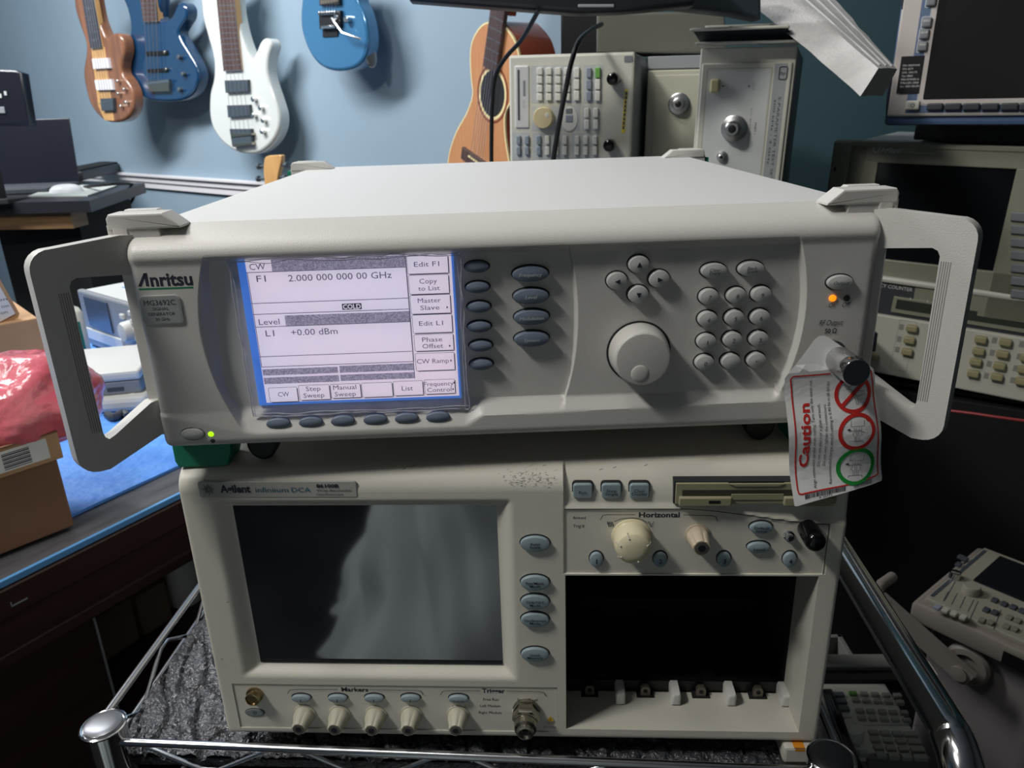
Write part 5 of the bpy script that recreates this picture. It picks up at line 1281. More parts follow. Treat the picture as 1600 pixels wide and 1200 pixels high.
# right test set with front handle bracket
F3 = Frame(atd(1098, 97, 1.22), rz=R(-18), ry=R(1.5)); t3 = thing('test_set', 'largest upended beige test set with a front handle bracket and two ports', 'test set', F3)
q3 = lambda x, y, Y=0: F3.px(980+x/4.286, y/4.286, Y)
xr3 = q3(1110, 415)[0]; ht = q3(510, 318)[1]; h3 = F3.M.translation.z-BZt-.002
m = MB(); m.box(-.004, xr3+.004, .012, .40, -h3, ht, 'caseteal', .003); m.build('case', t3)
m = MB(); m.box(-.004, xr3+.004, .0, .014, -h3, ht-.001, 'hpbeige', .002); m.box(0, xr3, -.004, .002, -h3, -.002, 'hpbeige', .002)
m.quad(.010, xr3-.028, -h3+.02, -.012, -.0042, 'hppanel'); m.frame(.008, xr3-.026, -h3+.02, -.009, .0006, -.0043, 'typec', r=.002)
m.quad(xr3-.023, xr3-.006, -h3+.01, -.004, -.0042, MT.setdefault('hpstrip', mat('grey title strip', (158,162,162), .5)))
m.text('S-PARAMETER TEST SET', xr3-.012, -.105, 'greydk', w=.115, h=.0035, y=-.0044, rot=R(-90)); m.text('300 kHz - 3 GHz', xr3-.018, -.095, 'greydk', w=.09, h=.0028, y=-.0044, rot=R(-90))
c = q3(1045, 490, -.0045); m.frame(c[0]-.006, c[0]+.006, c[1]-.009, c[1]+.009, .0016, -.0046, 'greydk', r=.003); m.text('hp', c[0], c[1], 'greydk', w=.007, h=.0045, y=-.0046, ital=.3)
c = q3(845, 575, -.0045); m.text('ACTIVE', c[0], c[1], 'typec', w=.012, h=.002, y=-.0045, rot=R(-90)); c = q3(820, 860, -.0045); m.text('DC BIAS INPUT', c[0], c[1], 'typec', w=.055, h=.0022, y=-.0045, rot=R(-90)); c = q3(857, 860, -.0045); m.text('PORT 1', c[0], c[1], 'greydk', w=.016, h=.0024, y=-.0045, rot=R(-90))
for x, y in ((642,577), (816,577)): c = q3(x, y, -.0045); m.slab(el(c[0], c[1], .0012, .0012, 10), -.0047, -.004, 'greydk')
m.build('front_panel', t3)
m = MB(); c = q3(585, 575, -.012); m.box(c[0]-.006, c[0]+.006, -.012, -.003, c[1]-.009, c[1]+.009, 'tan', .002); m.build('rocker_switch', t3)
for (x, y, r_, d_) in ((710, 862, .0185, .030), (635, 1050, .0080, .010)):
    c = q3(x, y, -d_*.6); m = MB(); T = TL(c[0], -.004, c[1])
    m.lathe([(r_, 0), (r_, d_*.15), (r_*.86, d_*.18), (r_*.9, d_*.5), (r_*.6, d_*.55), (r_*.6, d_*.9), (r_*.45, d_)], 'steel', T, 32); m.lathe([(r_*.3, d_+.0003), (r_*.2, d_+.0006)], 'blackpl', T, 16); m.build('port_connector', t3)
m = MB()
m.box(-.008, xr3+.010, -.030, .010, ht+.002, ht+.0055, 'hpbeige', .001); m.box(-.014, xr3-.008, -.052, -.030, ht+.018, ht+.022, 'hpbeige', .002)
m.add([(-.010, -.050, ht+.019), (xr3-.01, -.050, ht+.019), (xr3-.002, -.008, ht+.006), (-.004, -.008, ht+.006)], [(0, 1, 2, 3), (3, 2, 1, 0)], 'caseteal')
A = [q3(*p, .03) for p in ((522,172), (1158,150), (1150,300), (522,300))]; m.slab(pg(A), .030, .033, 'hpbeige', .0008, 2)
for x, y in ((692,193), (963,182)): c = q3(x, y, .0295); m.slab(el(c[0], c[1], .0036, .0036, 14), .0294, .031, 'blackpl')
m.build('handle_bracket', t3)
# white foam plank leaning across
def hexa(m, P, Q, nseg, mt, amp):
    V = []; k = len(P)
    for i in range(nseg+1):
        for j in range(k):
            a, b = P[j], P[(j+1) % k]; c_, d_ = Q[j], Q[(j+1) % k]
            for s_ in range(6):
                p = (a.lerp(b, s_/6)).lerp(c_.lerp(d_, s_/6), i/nseg); V.append(p+Vector((NZ.noise(p*22), NZ.noise(p*22+Vector((5, 0, 0))), NZ.noise(p*22+Vector((0, 7, 0)))))*amp)
    n = 6*k; F = [(i*n+j, i*n+(j+1) % n, (i+1)*n+(j+1) % n, (i+1)*n+j)[::-1] for i in range(nseg) for j in range(n)]
    F += [tuple(range(n)), tuple(range(nseg*n, (nseg+1)*n))[::-1]]; m.add(V, F, mt)
m = MB(); Pn = [atd(1345, 149, 1.04), atd(1372, 105, 1.06), atd(1402, 108, 1.15), atd(1380, 150, 1.12)]; Pf = [atd(1150, -14, 1.30), atd(1232, -14, 1.32), atd(1292, -14, 1.40), atd(1240, 20, 1.38)]
hexa(m, Pn, Pf, 40, 'whitefoam', .0018)
for k in range(3):
    a = Pn[1].lerp(Pn[2], .2+.3*k); b = Pf[1].lerp(Pf[2], .2+.3*k); m.tube([a.lerp(b, .02)+Vector((0, 0, .0005)), b+Vector((0, 0, .0005))], .0014, 'greylt', 6)
o = m.build('foam_plank', None); tag(o, 'long white packing foam plank slanting above the large test set', 'foam plank')
# monitor underside and board overhead
MT['bezel'] = mat('monitor back plastic', (30,34,40), .45)
p = [atd(640, -1, 1.15), atd(905, 22, 1.02), atd(1110, 14, 1.15)]
FO = Frame(atd(905, 22, 1.05), rz=R(4), ry=R(1.5)); to = thing('monitor', 'black monitor overhanging the top of the frame above the grey foam block', 'monitor', FO)
m = MB(); P = [FO.px(*p, 0) for p in ((637, -6), (640, 1), (905, 21), (975, 19), (1085, 9), (1110, -60), (640, -60))]; m.slab(pg(P), 0, .035, 'bezel', .006, 3); m.build('housing', to)
m = MB(); c = FO.px(925, 12, .02); m.box(c[0]-.02, c[0]+.025, -.003, .0, c[1]-.002, c[1]+.0015, 'caseg', .001); m.build('badge', to)
m = MB(); P = [FO.px(*p, .06) for p in ((985, -60), (985, 3), (1060, 12), (1150, 22), (1190, 30), (1190, -60))]; m.slab(pg(P), .06, .10, 'caseteal', .004, 2); m.build('rear_housing', to)
FO2 = Frame(atd(905, 80, 1.50), rz=R(-8)); m = MB(); P = [FO2.px(*p, 0) for p in ((876, 88), (876, -20), (945, -20), (945, 88))]; m.slab(pg(P), 0, .06, 'blackpl', .004, 2)
m.box(-.12, .12, -.02, .18, -.44, -.425, 'blackpl') if False else None
o = m.build('monitor_post', None); o.matrix_world = FO2.M; tag(o, 'dark flat monitor post rising behind the key-covered analyzer', 'stand')
def cable(nm, lab, pts, r_, mt='blackpl'):
    m = MB(); m.tube(smooth_pts([tuple(atd(*p)) for p in pts], 6, False), r_, mt, 10); o = m.build(nm, None); tag(o, lab, 'cable')
cable('cable', 'thin black cable hanging in front of the acoustic guitar', [(842,14,1.03), (836,26,1.05), (815,62,1.1), (790,90,1.12), (774,120,1.14), (769,165,1.15), (768,215,1.15), (768,262,1.15), (770,320,1.15)], .0030)
cable('cable', 'thicker black cable hanging across the keys of the upended analyzer', [(940,38,1.36), (925,46,1.25), (905,64,1.14), (892,100,1.12), (884,140,1.12), (876,180,1.12), (866,240,1.12), (855,330,1.12)], .0036)

# ================================================================ RIGHT-HAND RACK
YR, RR_ = R(-33), R(1.9)
FP = Frame(atd(1306, 220, 1.43), rz=YR, ry=RR_); pn = thing('network_analyzer', 'grey rack analyzer with large blank screen and side handle, under the blue-edged analyzer', 'network analyzer', FP)
q = lambda x, y, Y=0: FP.px(1250+x/2.667, 200+y/2.667, Y)
WPn, HPn = .44, .262
m = MB(); m.box(0.02, WPn-.02, .03, .42, -HPn, -.003, 'caseg'); m.build('case', pn)
m = MB(); m.box(0, .028, -.012, .03, -HPn, 0, 'framegr', .003); m.slab(el(.008, FP.px(1305, 263)[1], .002, .004, 12), -.0125, -.01, 'blackpl'); m.build('handle', pn)
m = MB(); m.box(.026, .050, .004, .03, -HPn, -.002, 'framegr', .002); m.box(.0485, WPn, .0, .03, -.032, -.001, 'framegr', .002); m.box(.0, WPn, -.002, .03, -.008, .001, 'framegr', .002)
x0s = q(300,300)[0]; 
zb1 = q(335,545)[1]
m.box(.047, WPn, .0, .03, -HPn, zb1, 'framegr', .002); m.box(.047, x0s, .0, .03, -HPn, -.03, 'framegr', .002)
xs1 = FP.px(1580, 300)[0]; m.box(xs1, WPn, .0, .03, -HPn, -.03, 'framegr', .002)
m.text('Agilent', *q(378,92,-.001), 'white', w=.030, h=.008, y=-.0006, bold=.03); m.text('E5071B', *q(453,86,-.001), 'white', w=.020, h=.0045, y=-.0006); m.text('ENA Series Network Analyzer', *q(485,102,-.001), 'white', w=.055, h=.003, y=-.0006); c = q(318,88,-.001); m.ring(c[0], c[1], .004, .006, -.0006, 'white', n=12)
m.build('frame', pn)
m = MB(); m.box(x0s-.002, xs1+.002, .004, .012, zb1-.002, -.030, 'scrblk'); m.build('screen', pn, 'large blank black screen')
for k in range(7):
    c = FP.px(1582, 338+k*20, -.002); m = MB(); m.box(c[0]-.002, c[0]+.018, -.005, .002, c[1]-.0065, c[1]+.0065, 'greymd', .0015); m.build('soft_key', pn)
# frequency counter under it
FC = Frame(FP.M @ Vector((.047, -.006, -HPn-.012)), rz=R(-31), ry=R(3.2)); fc = thing('frequency_counter', 'cream frequency counter with black display band below the grey rack analyzer', 'frequency counter', FC)
q = lambda x, y, Y=0: FC.px(1350+x/5.716, 420+y/5.716, Y)
zt_ = q(140,60)[1]; zk = q(250,415)[1]; zb_ = q(300,960)[1]; Wc = .43; xl_ = q(10,700)[0]-.03
m = MB(); m.box(xl_, Wc, .012, .36, zb_, zt_, 'caseg', .002); m.build('case', fc)
m = MB(); m.box(xl_, Wc, -.004, .015, q(140,115)[1], zt_, 'hpkey', .004); m.build('top_trim', fc, 'white top trim')
m = MB(); m.box(xl_, Wc, .002, .014, zk, q(140,115)[1]+.002, 'greydk', .001); m.text('FREQUENCY COUNTER', q(300,172)[0]-.02, q(350,178)[1], 'white', w=.085, h=.006, y=.0015); m.build('display_band', fc)
a = q(262,400,.0); b = q(1428,240,.0)
m = MB(); za, zb2 = q(270,390)[1], q(270,245)[1]; xa = q(255,300)[0]; xb = Wc-.06
m.box(xa, xb, -.001, .004, za, zb2, 'framegr', .001); m.quad(xa+.006, xb-.004, za+.007, zb2-.004, -.0013, MT.setdefault('lcdolive', mat('unlit olive lcd', (58,64,54), .3)))
for k in range(12): m.box(xa+.025+k*.026, xa+.026+k*.026, -.0014, -.001, zb2-.002, zb2+.002, 'white')
m.build('display', fc, 'unlit olive display window')
m = MB(); m.box(xl_, Wc, -.004, .014, zb_, zk-.001, 'hpbeige', .003)
a, b = q(225,895,-.0045), q(500,480,-.0045); m.frame(a[0], b[0]-.004, a[1], b[1], .0006, -.0043, 'typec', r=.002)
for x, y in ((335,522), (315,628), (297,722), (1165,640), (1145,750), (1118,850), (1092,955), (1410,675), (1388,785), (1355,890), (1330,995)):
    c = q(x, y, -.0045); m.quad(c[0]-.0035, c[0]+.0035, c[1]-.005, c[1]+.005, -.0043, 'typec')
m.build('key_panel', fc)
MT['olivekey'] = mat('olive key', (168,162,122), .4)
for x, y in ((425,535), (402,640), (382,745), (78,790), (610,870), (1040,635), (1020,740), (995,835), (972,940), (1262,660), (1235,765), (1208,870), (1185,970), (1450,800), (1425,905), (1405,1010)):
    c = q(x, y, -.012); m = MB(); m.box(c[0]-.0085, c[0]+.0085, -.014, -.004, c[1]-.0055, c[1]+.0055, 'olivekey', .002); m.build('button', fc)
# stand below: black cabinet
zc = (FC.M @ Vector((.1, 0, zb_))).z
FCb = Frame(Vector((FC.M.translation.x, FC.M.translation.y, 0)), rz=R(-31))
cb = thing('cabinet', 'matt black cabinet holding up the rack instruments on the right', 'cabinet', FCb)
m = MB(); m.box(-.035, .75, .012, .46, -.95, zc-.031, 'black', .003); m.build('body', cb)
m = MB(); m.box(-.03, .75, .03, .46, zc-.03, zc-.02, 'blackpl', .003); m.build('top', cb)
m = MB(); P = [atd(1478, 641, 1.06), atd(1520, 646, 1.04), atd(1560, 652, 1.02), atd(1620, 660, .98)]; m.tube(smooth_pts([tuple(p) for p in P], 5, False), .0018, MT.setdefault('redcable', mat('dark red cable', (120,36,36), .5)), 8); o = m.build('cable', None); tag(o, 'thin dark red cable running in front of the black cabinet at right', 'cable')
# foam wedge and blue-edged analyzer on top
FQ = Frame(FP.M @ Vector((.155, .02, .0015)), rz=YR, ry=RR_); m = MB(); m.box(0, .34, 0, .28, 0, .044, MT.setdefault('foamblk', mat('charcoal foam', (52,52,54), .85, bump=(420, 1, .003), var=(420, (92,92,92)))), .004); o = m.build('foam_pad', None); o.matrix_world = FQ.M; tag(o, 'charcoal foam pad between the blue-edged analyzer and the rack analyzer', 'foam pad')
m = MB(); m.box(-.05, .005, .05, .25, 0, .043, 'blackpl', .003); o = m.build('spacer_block', None); o.matrix_world = FQ.M; tag(o, 'black spacer left of the charcoal foam pad', 'block')
FT2 = Frame(atd(1388, 183, 1.36), rz=R(-30), ry=R(.6)); sa = thing('signal_analyzer', 'pale and blue framed analyzer with dark screen at the upper right corner', 'signal analyzer', FT2)
q = lambda x, y, Y=0: FT2.px(1380+x/6.314, y/6.314, Y)
MT.update(bumpblue=mat('slate blue bumper', (92,116,156), .4), panelblue=mat('slate blue panel', (96,116,146), .45), palebeige=mat('pale beige panel', (206,198,192), .45), navydk=mat('dark blue grey', (36,44,62), .4))
Wq = .42; Hq = .30
m = MB(); m.box(.02, Wq, .02, .30, .004, Hq, 'caseg', .004); m.build('case', sa)
m = MB(); xb0 = q(90,600)[0]; m.box(-.004, xb0+.012, -.012, .05, -.006, Hq, 'bumpblue', .009); m.box(-.004, Wq+.01, -.008, .04, -.012, .006, 'bumpblue', .006)
a = q(60,990,-.013); m.slab(el(a[0], a[1]+.012, .0045, .036, 20), -.0135, -.008, 'navydk', .002, 2); a = q(205,20,-.013); m.slab(el(a[0], a[1]+.01, .0045, .022, 20), -.0135, -.008, 'navydk', .002, 2)
m.build('corner_bumper', sa, 'slate blue protective bumper')
m = MB(); x1_ = q(140,700)[0]; x2_ = q(290,700)[0]-.004; x3_ = q(505,600)[0]
zl = q(300,1105,-.014)[1]
m.box(xb0+.004, Wq, -.014, .02, .001, Hq, 'palebeige', .003); m.quad(x2_+.004, Wq-.002, .006, Hq, -.0143, 'panelblue')
xsc = q(420,965)[0]; zsc = q(700,978)[1]
m.frame(xsc-.008, Wq-.004, zsc-.006, Hq-.004, .006, -.0155, 'palebeige', r=.008); m.frame(xsc-.010, Wq-.002, zsc-.008, Hq-.002, .003, -.0150, 'greylt', r=.009)
m.build('front_panel', sa)
m = MB(); m.box(xsc-.002, Wq-.012, -.0150, -.010, zsc, Hq-.012, MT.setdefault('scr3', mat('brown black screen', (34,32,31), .25))); m.build('screen', sa, 'unlit brownish black screen')
m = MB(); a = q(128,925,-.0147); b = q(412,548,-.0147); m.quad(a[0], xsc-.0085, a[1], b[1], -.0158, 'blackpl')
for k, (s_, w_) in enumerate((('Mfr: KEYSIGHT', .022), ('T/N: 8173', .014), ('Mdl: 110-240 V', .020), ('S/N: 41651', .015), ('MAC: 00:07:55:02', .024), ('P/N: 1302-2162-08', .024), ('HV: 000-1102-001', .026))):
    s_ = ('IDN: 00E02F3A4B', 'F/N: 8279', 'S/N: 104175', 'Ver: 8862', 'MAC:00:90:B8:1A', 'P/N:1321.3008', 'Ser: 200-100.001')[k]
    m.text(s_, a[0]+.004+w_/2, a[1]+.010+(6-k)*.0048, 'white', w=w_, h=.0026, y=-.0160)
m.build('data_label', sa, 'black data label with white writing')
for k, (x, y, s_) in enumerate(((475,8,''), (430,220,'ESC'), (405,335,'SETUP'), (388,455,'PRESET'))):
    c = q(x, y, -.02); m = MB(); m.box(c[0]-.0062, c[0]+.0062, -.021, -.014, c[1]-.0065, c[1]+.0065, 'greymd', .0022); m.frame(c[0]-.0078, c[0]+.0078, c[1]-.0082, c[1]+.0082, .0008, -.0146, 'white', r=.002)
    if s_: m.text(s_, c[0], c[1]+.002, 'white', w=.0085, h=.0022, y=-.0213, bold=.03)
    m.build('key', sa)
c = q(290,1038,-.02); m = MB(); m.box(c[0]-.009, c[0]+.009, -.0200, -.014, c[1]-.0065, c[1]+.0065, 'hpkey', .002); m.ring(c[0], c[1], .0022, .003, -.0203, 'ink', n=20, a0=-240, a1=60); m.line([c, (c[0], c[1]+.0035)], .0006, -.0203, 'ink'); m.build('power_key', sa)
for x in (508, 685, 868, 1053, 1245, 1430):
    c = q(x, 1052, -.02); m = MB(); m.box(c[0]-.0105, c[0]+.0105, -.021, -.014, c[1]-.0048, c[1]+.0048, 'greydk', .002); m.build('soft_key', sa)
    o_ = c[0]; m = None

# ================================================================ LOWER RIGHT: TWO INSTRUMENTS STANDING FACE UP
MT.update(scpanel=mat('scope panel', (142,137,122), .5), scframe=mat('scope frame', (132,124,116), .5), scbody=mat('scope case', (118,112,110), .55), sckey=mat('scope key', (120,118,104), .5), kpanel=mat('ivory panel', (232,228,212), .5), kkey=mat('grey key', (176,174,160), .5), kkeyd=mat('slate key', (112,120,120), .5), kframe=mat('grey frame', (118,116,110), .5))
def upright(p, yaw):
    M = Matrix.Translation(p) @ Matrix.Rotation(yaw, 4, 'Z') @ Matrix.Rotation(R(-90), 4, 'X'); return Frame(p, mat=M)
ps = atz(1444, 937, -.25); pe = atz(1600, 1008, -.25); yS = math.atan2(pe.y-ps.y, pe.x-ps.x)
FU = upright(ps, yS); us = thing('portable_oscilloscope', 'portable oscilloscope standing face up in the dark lower right corner, carry handle folded out', 'oscilloscope', FU)
q = lambda x, y, Y=0: FU.px(1400+x/6, 800+y/6, Y)
Ws, Hs = .36, .20
# local z is up the face, local y goes down into the case
m = MB(); m.box(.012, Ws-.012, .02, .46, .010, Hs-.008, 'scbody', .006)
for k in range(26): m.box(Ws*.62, Ws*.65, .05+.015*k, .056+.015*k, .0085, .0105, 'black'); m.box(Ws*.70, Ws*.72, .05+.015*k, .056+.015*k, .0085, .0105, 'black')
m.build('case', us)
m = MB(); m.box(-.012, Ws+.012, .004, .035, -.012, Hs+.01, 'scframe', .006); m.box(.11, .20, .006, .032, -.0135, -.010, 'blackpl'); m.box(.11, .20, .002, .012, -.0150, -.010, 'scpanel', .001); m.build('front_frame', us)
m = MB(); m.box(0, Ws, -.004, .008, 0, Hs, 'scpanel', .003); m.box(.003, .008, -.0045, .0, .01, Hs-.01, 'greydk')
for p in (((555,650), (455,830)), ((490,745), (445,830)), ((575,760), (520,865)), ((650,790), (600,900)), ((730,820), (675,930)), ((770,835), (690,1010)), ((985,915), (915,1100))): m.line([q(*p[0], -.0045), q(*p[1], -.0045)], .0010, -.0043, 'greydk')
m.build('panel', us)
m = MB(); P = [q(*p, -.006) for p in ((845,265), (655,620), (1200,830))]; a = P[1]; m.box(a[0]+.008, Ws-.01, -.007, 0, a[1]+.004, Hs-.012, 'scrblk', .002); m.build('screen', us)
c = q(715, 690, -.016); m = MB(); m.lathe([(.0122, 0), (.0118, .010), (.0105, .012), (.001, .012)], 'scpanel', TL(c[0], -.004, c[1]), 28); m.build('dial', us)
c = q(558, 575, -.012); m = MB(); m.lathe([(.008, 0), (.0075, .010), (.006, .011)], 'chrome', TL(c[0], -.004, c[1]), 20); m.build('probe_connector', us)
for x, y, mt in ((395,880,'hpkeyd'), (470,910,'kkey'), (548,940,'kkey'), (635,975,'kkey'), (930,815,'greydk'), (1018,850,'greydk'), (1105,880,'greydk'), (1190,915,'greydk'), (850,905,'greydk'), (930,930,'greydk'), (810,1000,'sckey'), (890,1025,'sckey'), (1065,975,'sckey'), (1145,1005,'sckey'), (1040,1060,'sckey'), (1115,1085,'sckey'), (610,410,'greydk'), (650,430,'greydk'), (590,480,'greydk')):
    c = q(x, y, -.008); m = MB(); m.box(c[0]-.0040, c[0]+.0040, -.0080, -.003, c[1]-.0052, c[1]+.0052, mt, .0012); m.build('key', us)
# handle with pivot
FUs = lambda px, py, z_: FU.I @ aty(px, py, 0)
pv = FU.M @ Vector((.075, .13, .008)); 
def onside(px, py, zz=.0):   # point on the case's lower side plane (local z = zz)
    o = FU.I @ CAM; d = FU.I.to_3x3() @ ray(px, py); t = (zz-o.z)/d.z; return o+d*t
pc = onside(1505, 1045, -.012)
m = MB(); T = Matrix.Translation((pc.x, pc.y, .009)) @ Matrix.Rotation(R(90), 4, 'X') @ Matrix.Identity(4)
T = Matrix.Translation((pc.x, pc.y, .009)) @ Matrix(((1, 0, 0, 0), (0, 0, 1, 0), (0, 1, 0, 0), (0, 0, 0, 1)))
m.lathe([(.030, 0), (.030, .010), (.026, .014), (.018, .015), (.018, .010), (.001, .010)], 'scframe', T, 32); m.build('pivot_boss', us)
ph = onside(1374, 935, -.02); m = MB(); A = Vector((pc.x, pc.y, -.020)); B = Vector((ph.x, ph.y, -.020)); d = (B-A).normalized(); s2 = Vector((-d.y, d.x, 0))*.013
V = [A-d*.015-s2, A-d*.015+s2, B+s2, B-s2]; V = [tuple(v+Vector((0, 0, e))) for e in (-.006, .004) for v in V]
m.add(V, [(0, 1, 2, 3)[::-1], (4, 5, 6, 7), (0, 4, 5, 1)[::-1], (1, 5, 6, 2)[::-1], (2, 6, 7, 3)[::-1], (3, 7, 4, 0)[::-1]], 'scframe')
C3 = B+Vector((0, 0, 0)); m.tube([tuple(B+Vector((0, 0, -.002))), tuple(B+d*.010+Vector((0, 0, .012))), tuple(B+d*.013+Vector((0, 0, .03))), tuple(B+d*.012+Vector((0, 0, .06)))], .008, 'scframe', 12)
m.lathe([(.011, 0), (.011, .004), (.004, .005)], 'scframe', Matrix.Translation((pc.x, pc.y, -.025)) @ Matrix(((1, 0, 0, 0), (0, 0, 1, 0), (0, 1, 0, 0), (0, 0, 0, 1))), 20); m.build('carry_handle', us)
# keypad instrument
pk = atz(1318, 1175, -.30); pk2 = atz(1453, 1192, -.30); yK = math.atan2(pk2.y-pk.y, pk2.x-pk.x)
FV = upright(pk, R(1)); uk = thing('signal_source', 'ivory keypad instrument lying face up behind the chrome cart handle', 'test instrument', FV)
q = lambda x, y, Y=0: FV.px(1260+x/5, 960+y/5, Y)
xk0 = q(130, 540)[0]-.02; XR = q(985, 1165)[0]; zkT = q(400, 545)[1]; 
m = MB(); m.box(xk0+.004, XR, .01, .40, -.004, zkT+.02, 'kframe', .004); m.build('case', uk)
m = MB(); m.box(xk0, XR, -.002, .012, -.004, zkT, 'kpanel', .003); a = q(430,865,-.0025); b = q(900,880,-.0025); m.line([a, (b[0], a[1])], .0008, -.0023, 'greymd')
m.box(xk0+.03, XR, -.0022, .012, -.012, -.004, 'kframe'); 
c = q(385,1027,-.0025); m.text('RPG', c[0], c[1], 'greydk', w=.010, h=.0025, y=-.0024); m.build('panel', uk)
m = MB(); z1_ = q(300,480)[1]; z2_ = q(300,400)[1]; XQ = q(985, 560)[0]; m.box(xk0-.01, XQ+.006, -.006, .012, zkT, z1_+.006, 'blackpl', .002); m.box(xk0-.01, XQ, -.012, .012, z1_+.003, z1_+.030, 'kframe', .003); m.box(XQ+.001, XQ+.016, -.004, .05, z1_-.004, z1_+.026, 'kpanel', .003); m.build('frame_bar', uk)
for x, y, mt in ((250,617,'kkeyd'), (270,672,'kkeyd'), (290,727,'kkeyd')):
    c = q(x, y, -.006); m = MB(); m.box(c[0]-.0075, c[0]+.0075, -.006, 0, c[1]-.0036, c[1]+.0036, mt, .0012); m.build('key', uk)
rowsK = ((608, (365,450,538,625,712), -.003), (660, (388,472,560,645,733), .0), (742, (420,505,595,680,765), 0), (800, (437,520,610,697,785), 0))
for y, xs_, _ in rowsK:
    for i, x in enumerate(xs_):
        c = q(x, y+i*4, -.006); m = MB(); m.box(c[0]-.0050, c[0]+.0050, -.006, 0, c[1]-.0030, c[1]+.0030, 'hpkeyg' if (y == 608 and i == 0) else 'kkey', .001); m.build('key', uk)
for y, xs_ in ((912, (525,618,712,815)), (970, (540,640,738,845)), (1030, (565,662,760,870)), (1090, (585,685,785,892)), (1065, (362,445))):
    for i, x in enumerate(xs_):
        c = q(x, y+i*5, -.006); ww = .0078 if x > 800 else .0058; m = MB(); m.box(c[0]-ww, c[0]+ww, -.006, 0, c[1]-.0034, c[1]+.0034, 'kkey', .001); m.build('key', uk)
c = q(315, 815, -.006); m = MB(); m.box(c[0]-.007, c[0]+.007, -.006, 0, c[1]-.004, c[1]+.004, 'kkey', .001); m.build('key', uk)
c = q(362, 885, -.016); m = MB(); m.lathe([(.0142, 0), (.0138, .014), (.0125, .016), (.001, .016)], 'kpanel', TL(c[0], -.002, c[1]), 36); m.lathe([(.0035, .0182), (.003, .019)], 'hpkey', TL(c[0]+.005, -.0001, c[1]+.007), 14); m.build('dial', uk)
# open frame box behind it
p = aty(1345, 1042, .50); p = atz(1300, 1040, -.31); FX = upright(atz(1262, 1038, -.33), R(2)); fb = thing('metal_frame', 'small pale open metal frame between the oscilloscope mainframe and the chrome handle', 'frame', FX)
m = MB(); a = FX.px(1343, 1038); b = FX.px(1338, 990); w_ = a[0]; h_ = b[1]
for (x0_, x1__, z0_, z1__) in ((w_-.008, w_, 0, h_), (-.03, w_, h_-.008, h_), (-.03, w_, 0, .006)): m.box(x0_, x1__, 0, .25, z0_, z1__, 'kframe', .0015)
m.box(-.03, w_-.007, .03, .035, 0, h_, 'black'); m.build('frame_body', fb)
m = MB()
for k in range(4):
    P = [atz(1288+k*3, 1080, -.30), atz(1297+k*4, 1110, -.29+.01*k), atz(1308+k*5, 1150, -.28), atz(1322+k*6, 1190, -.28), atz(1340+k*5, 1230, -.30)]; m.tube(smooth_pts([tuple(p) for p in P], 5, False), .0032, 'blackpl', 8)
o = m.build('cable_bundle', None); tag(o, 'bundle of glossy black cables beside the ivory keypad instrument', 'cable')
m = MB(); p = atz(1399, 984, -.5); m.tube([tuple(p), tuple(p+Vector((.012, .01, .004))), tuple(p+Vector((.02, .022, 0)))], .006, 'hpkeyg', 10); o = m.build('connector_plug', None); tag(o, 'small yellow-green plug in the gloom beside the carry handle', 'plug')

# black boxes the two face-up instruments stand on
for F_, x0_, x1_, y0_, z1_, lb in ((FU, 0, Ws, .461, Hs, 'black storage box under the portable oscilloscope at lower right'), (FV, xk0+.01, XR, .401, zkT, 'black storage box under the ivory keypad instrument')):
    t = thing('storage_box', lb, 'box', F_); m = MB(); m.box(x0_, x1_, y0_, .935+F_.M.translation.z, .0, z1_, 'black', .004); m.build('box_body', t); m = MB(); m.box(x0_-.001, x1_+.001, y0_+.001, y0_+.03, -.001, z1_+.001, 'blackpl', .003); m.build('box_lid', t)

# ================================================================ THE PHOTOGRAPHER (seen mirrored in the dark screen)
MT.update(skin=mat('skin', (196,150,124), .5, var=(30, (188,140,116))), shirt=mat('grey green cotton shirt', (196,206,206), .85, bump=(900, .3, .0005), var=(5, (188,198,198))), trous=mat('dark trousers', (44,50,66), .9), hair=mat('dark brown hair', (46,34,28), .6), eye=mat('eye white', (230,228,224), .3), phone=mat('phone glass', (20,22,26), .15), lips=mat('lips', (160,96,90), .5))
PO = Vector((.28, -.775, -.95)); pe_ = thing('person', 'person in loose grey-green smock holding a phone, mirrored in the dark oscilloscope screen', 'person', loc=PO)
def skinned(name, pts, edges, rad, mtl, parent, sub=2, root=0):
    me = bpy.data.meshes.new(name); me.from_pydata([tuple(p) for p in pts], edges, []); o = bpy.data.objects.new(name, me); S.collection.objects.link(o)
    sk = o.modifiers.new('s', 'SKIN'); ly = me.skin_vertices[0].data if me.skin_vertices else None
    if ly is None:
        import bmesh as _b
        bm = _b.new(); bm.from_mesh(me); bm.verts.layers.skin.verify(); bm.to_mesh(me); bm.free(); ly = me.skin_vertices[0].data
    for i, r_ in enumerate(rad): ly[i].radius = r_ if isinstance(r_, tuple) else (r_, r_); ly[i].use_root = (i == root)
    sb = o.modifiers.new('u', 'SUBSURF'); sb.levels = sub; sb.render_levels = sub
    dg = bpy.context.evaluated_depsgraph_get(); S.view_layers[0].update(); dg = bpy.context.evaluated_depsgraph_get()
    m2 = bpy.data.meshes.new_from_object(o.evaluated_get(dg)); bpy.data.objects.remove(o)
    m2.materials.clear(); m2.materials.append(MT[mtl]); m2.shade_smooth()
    for p in m2.polygons: p.material_index = 0
    o2 = bpy.data.objects.new(name, m2); S.collection.objects.link(o2)
    if parent: o2.parent = parent
    return o2
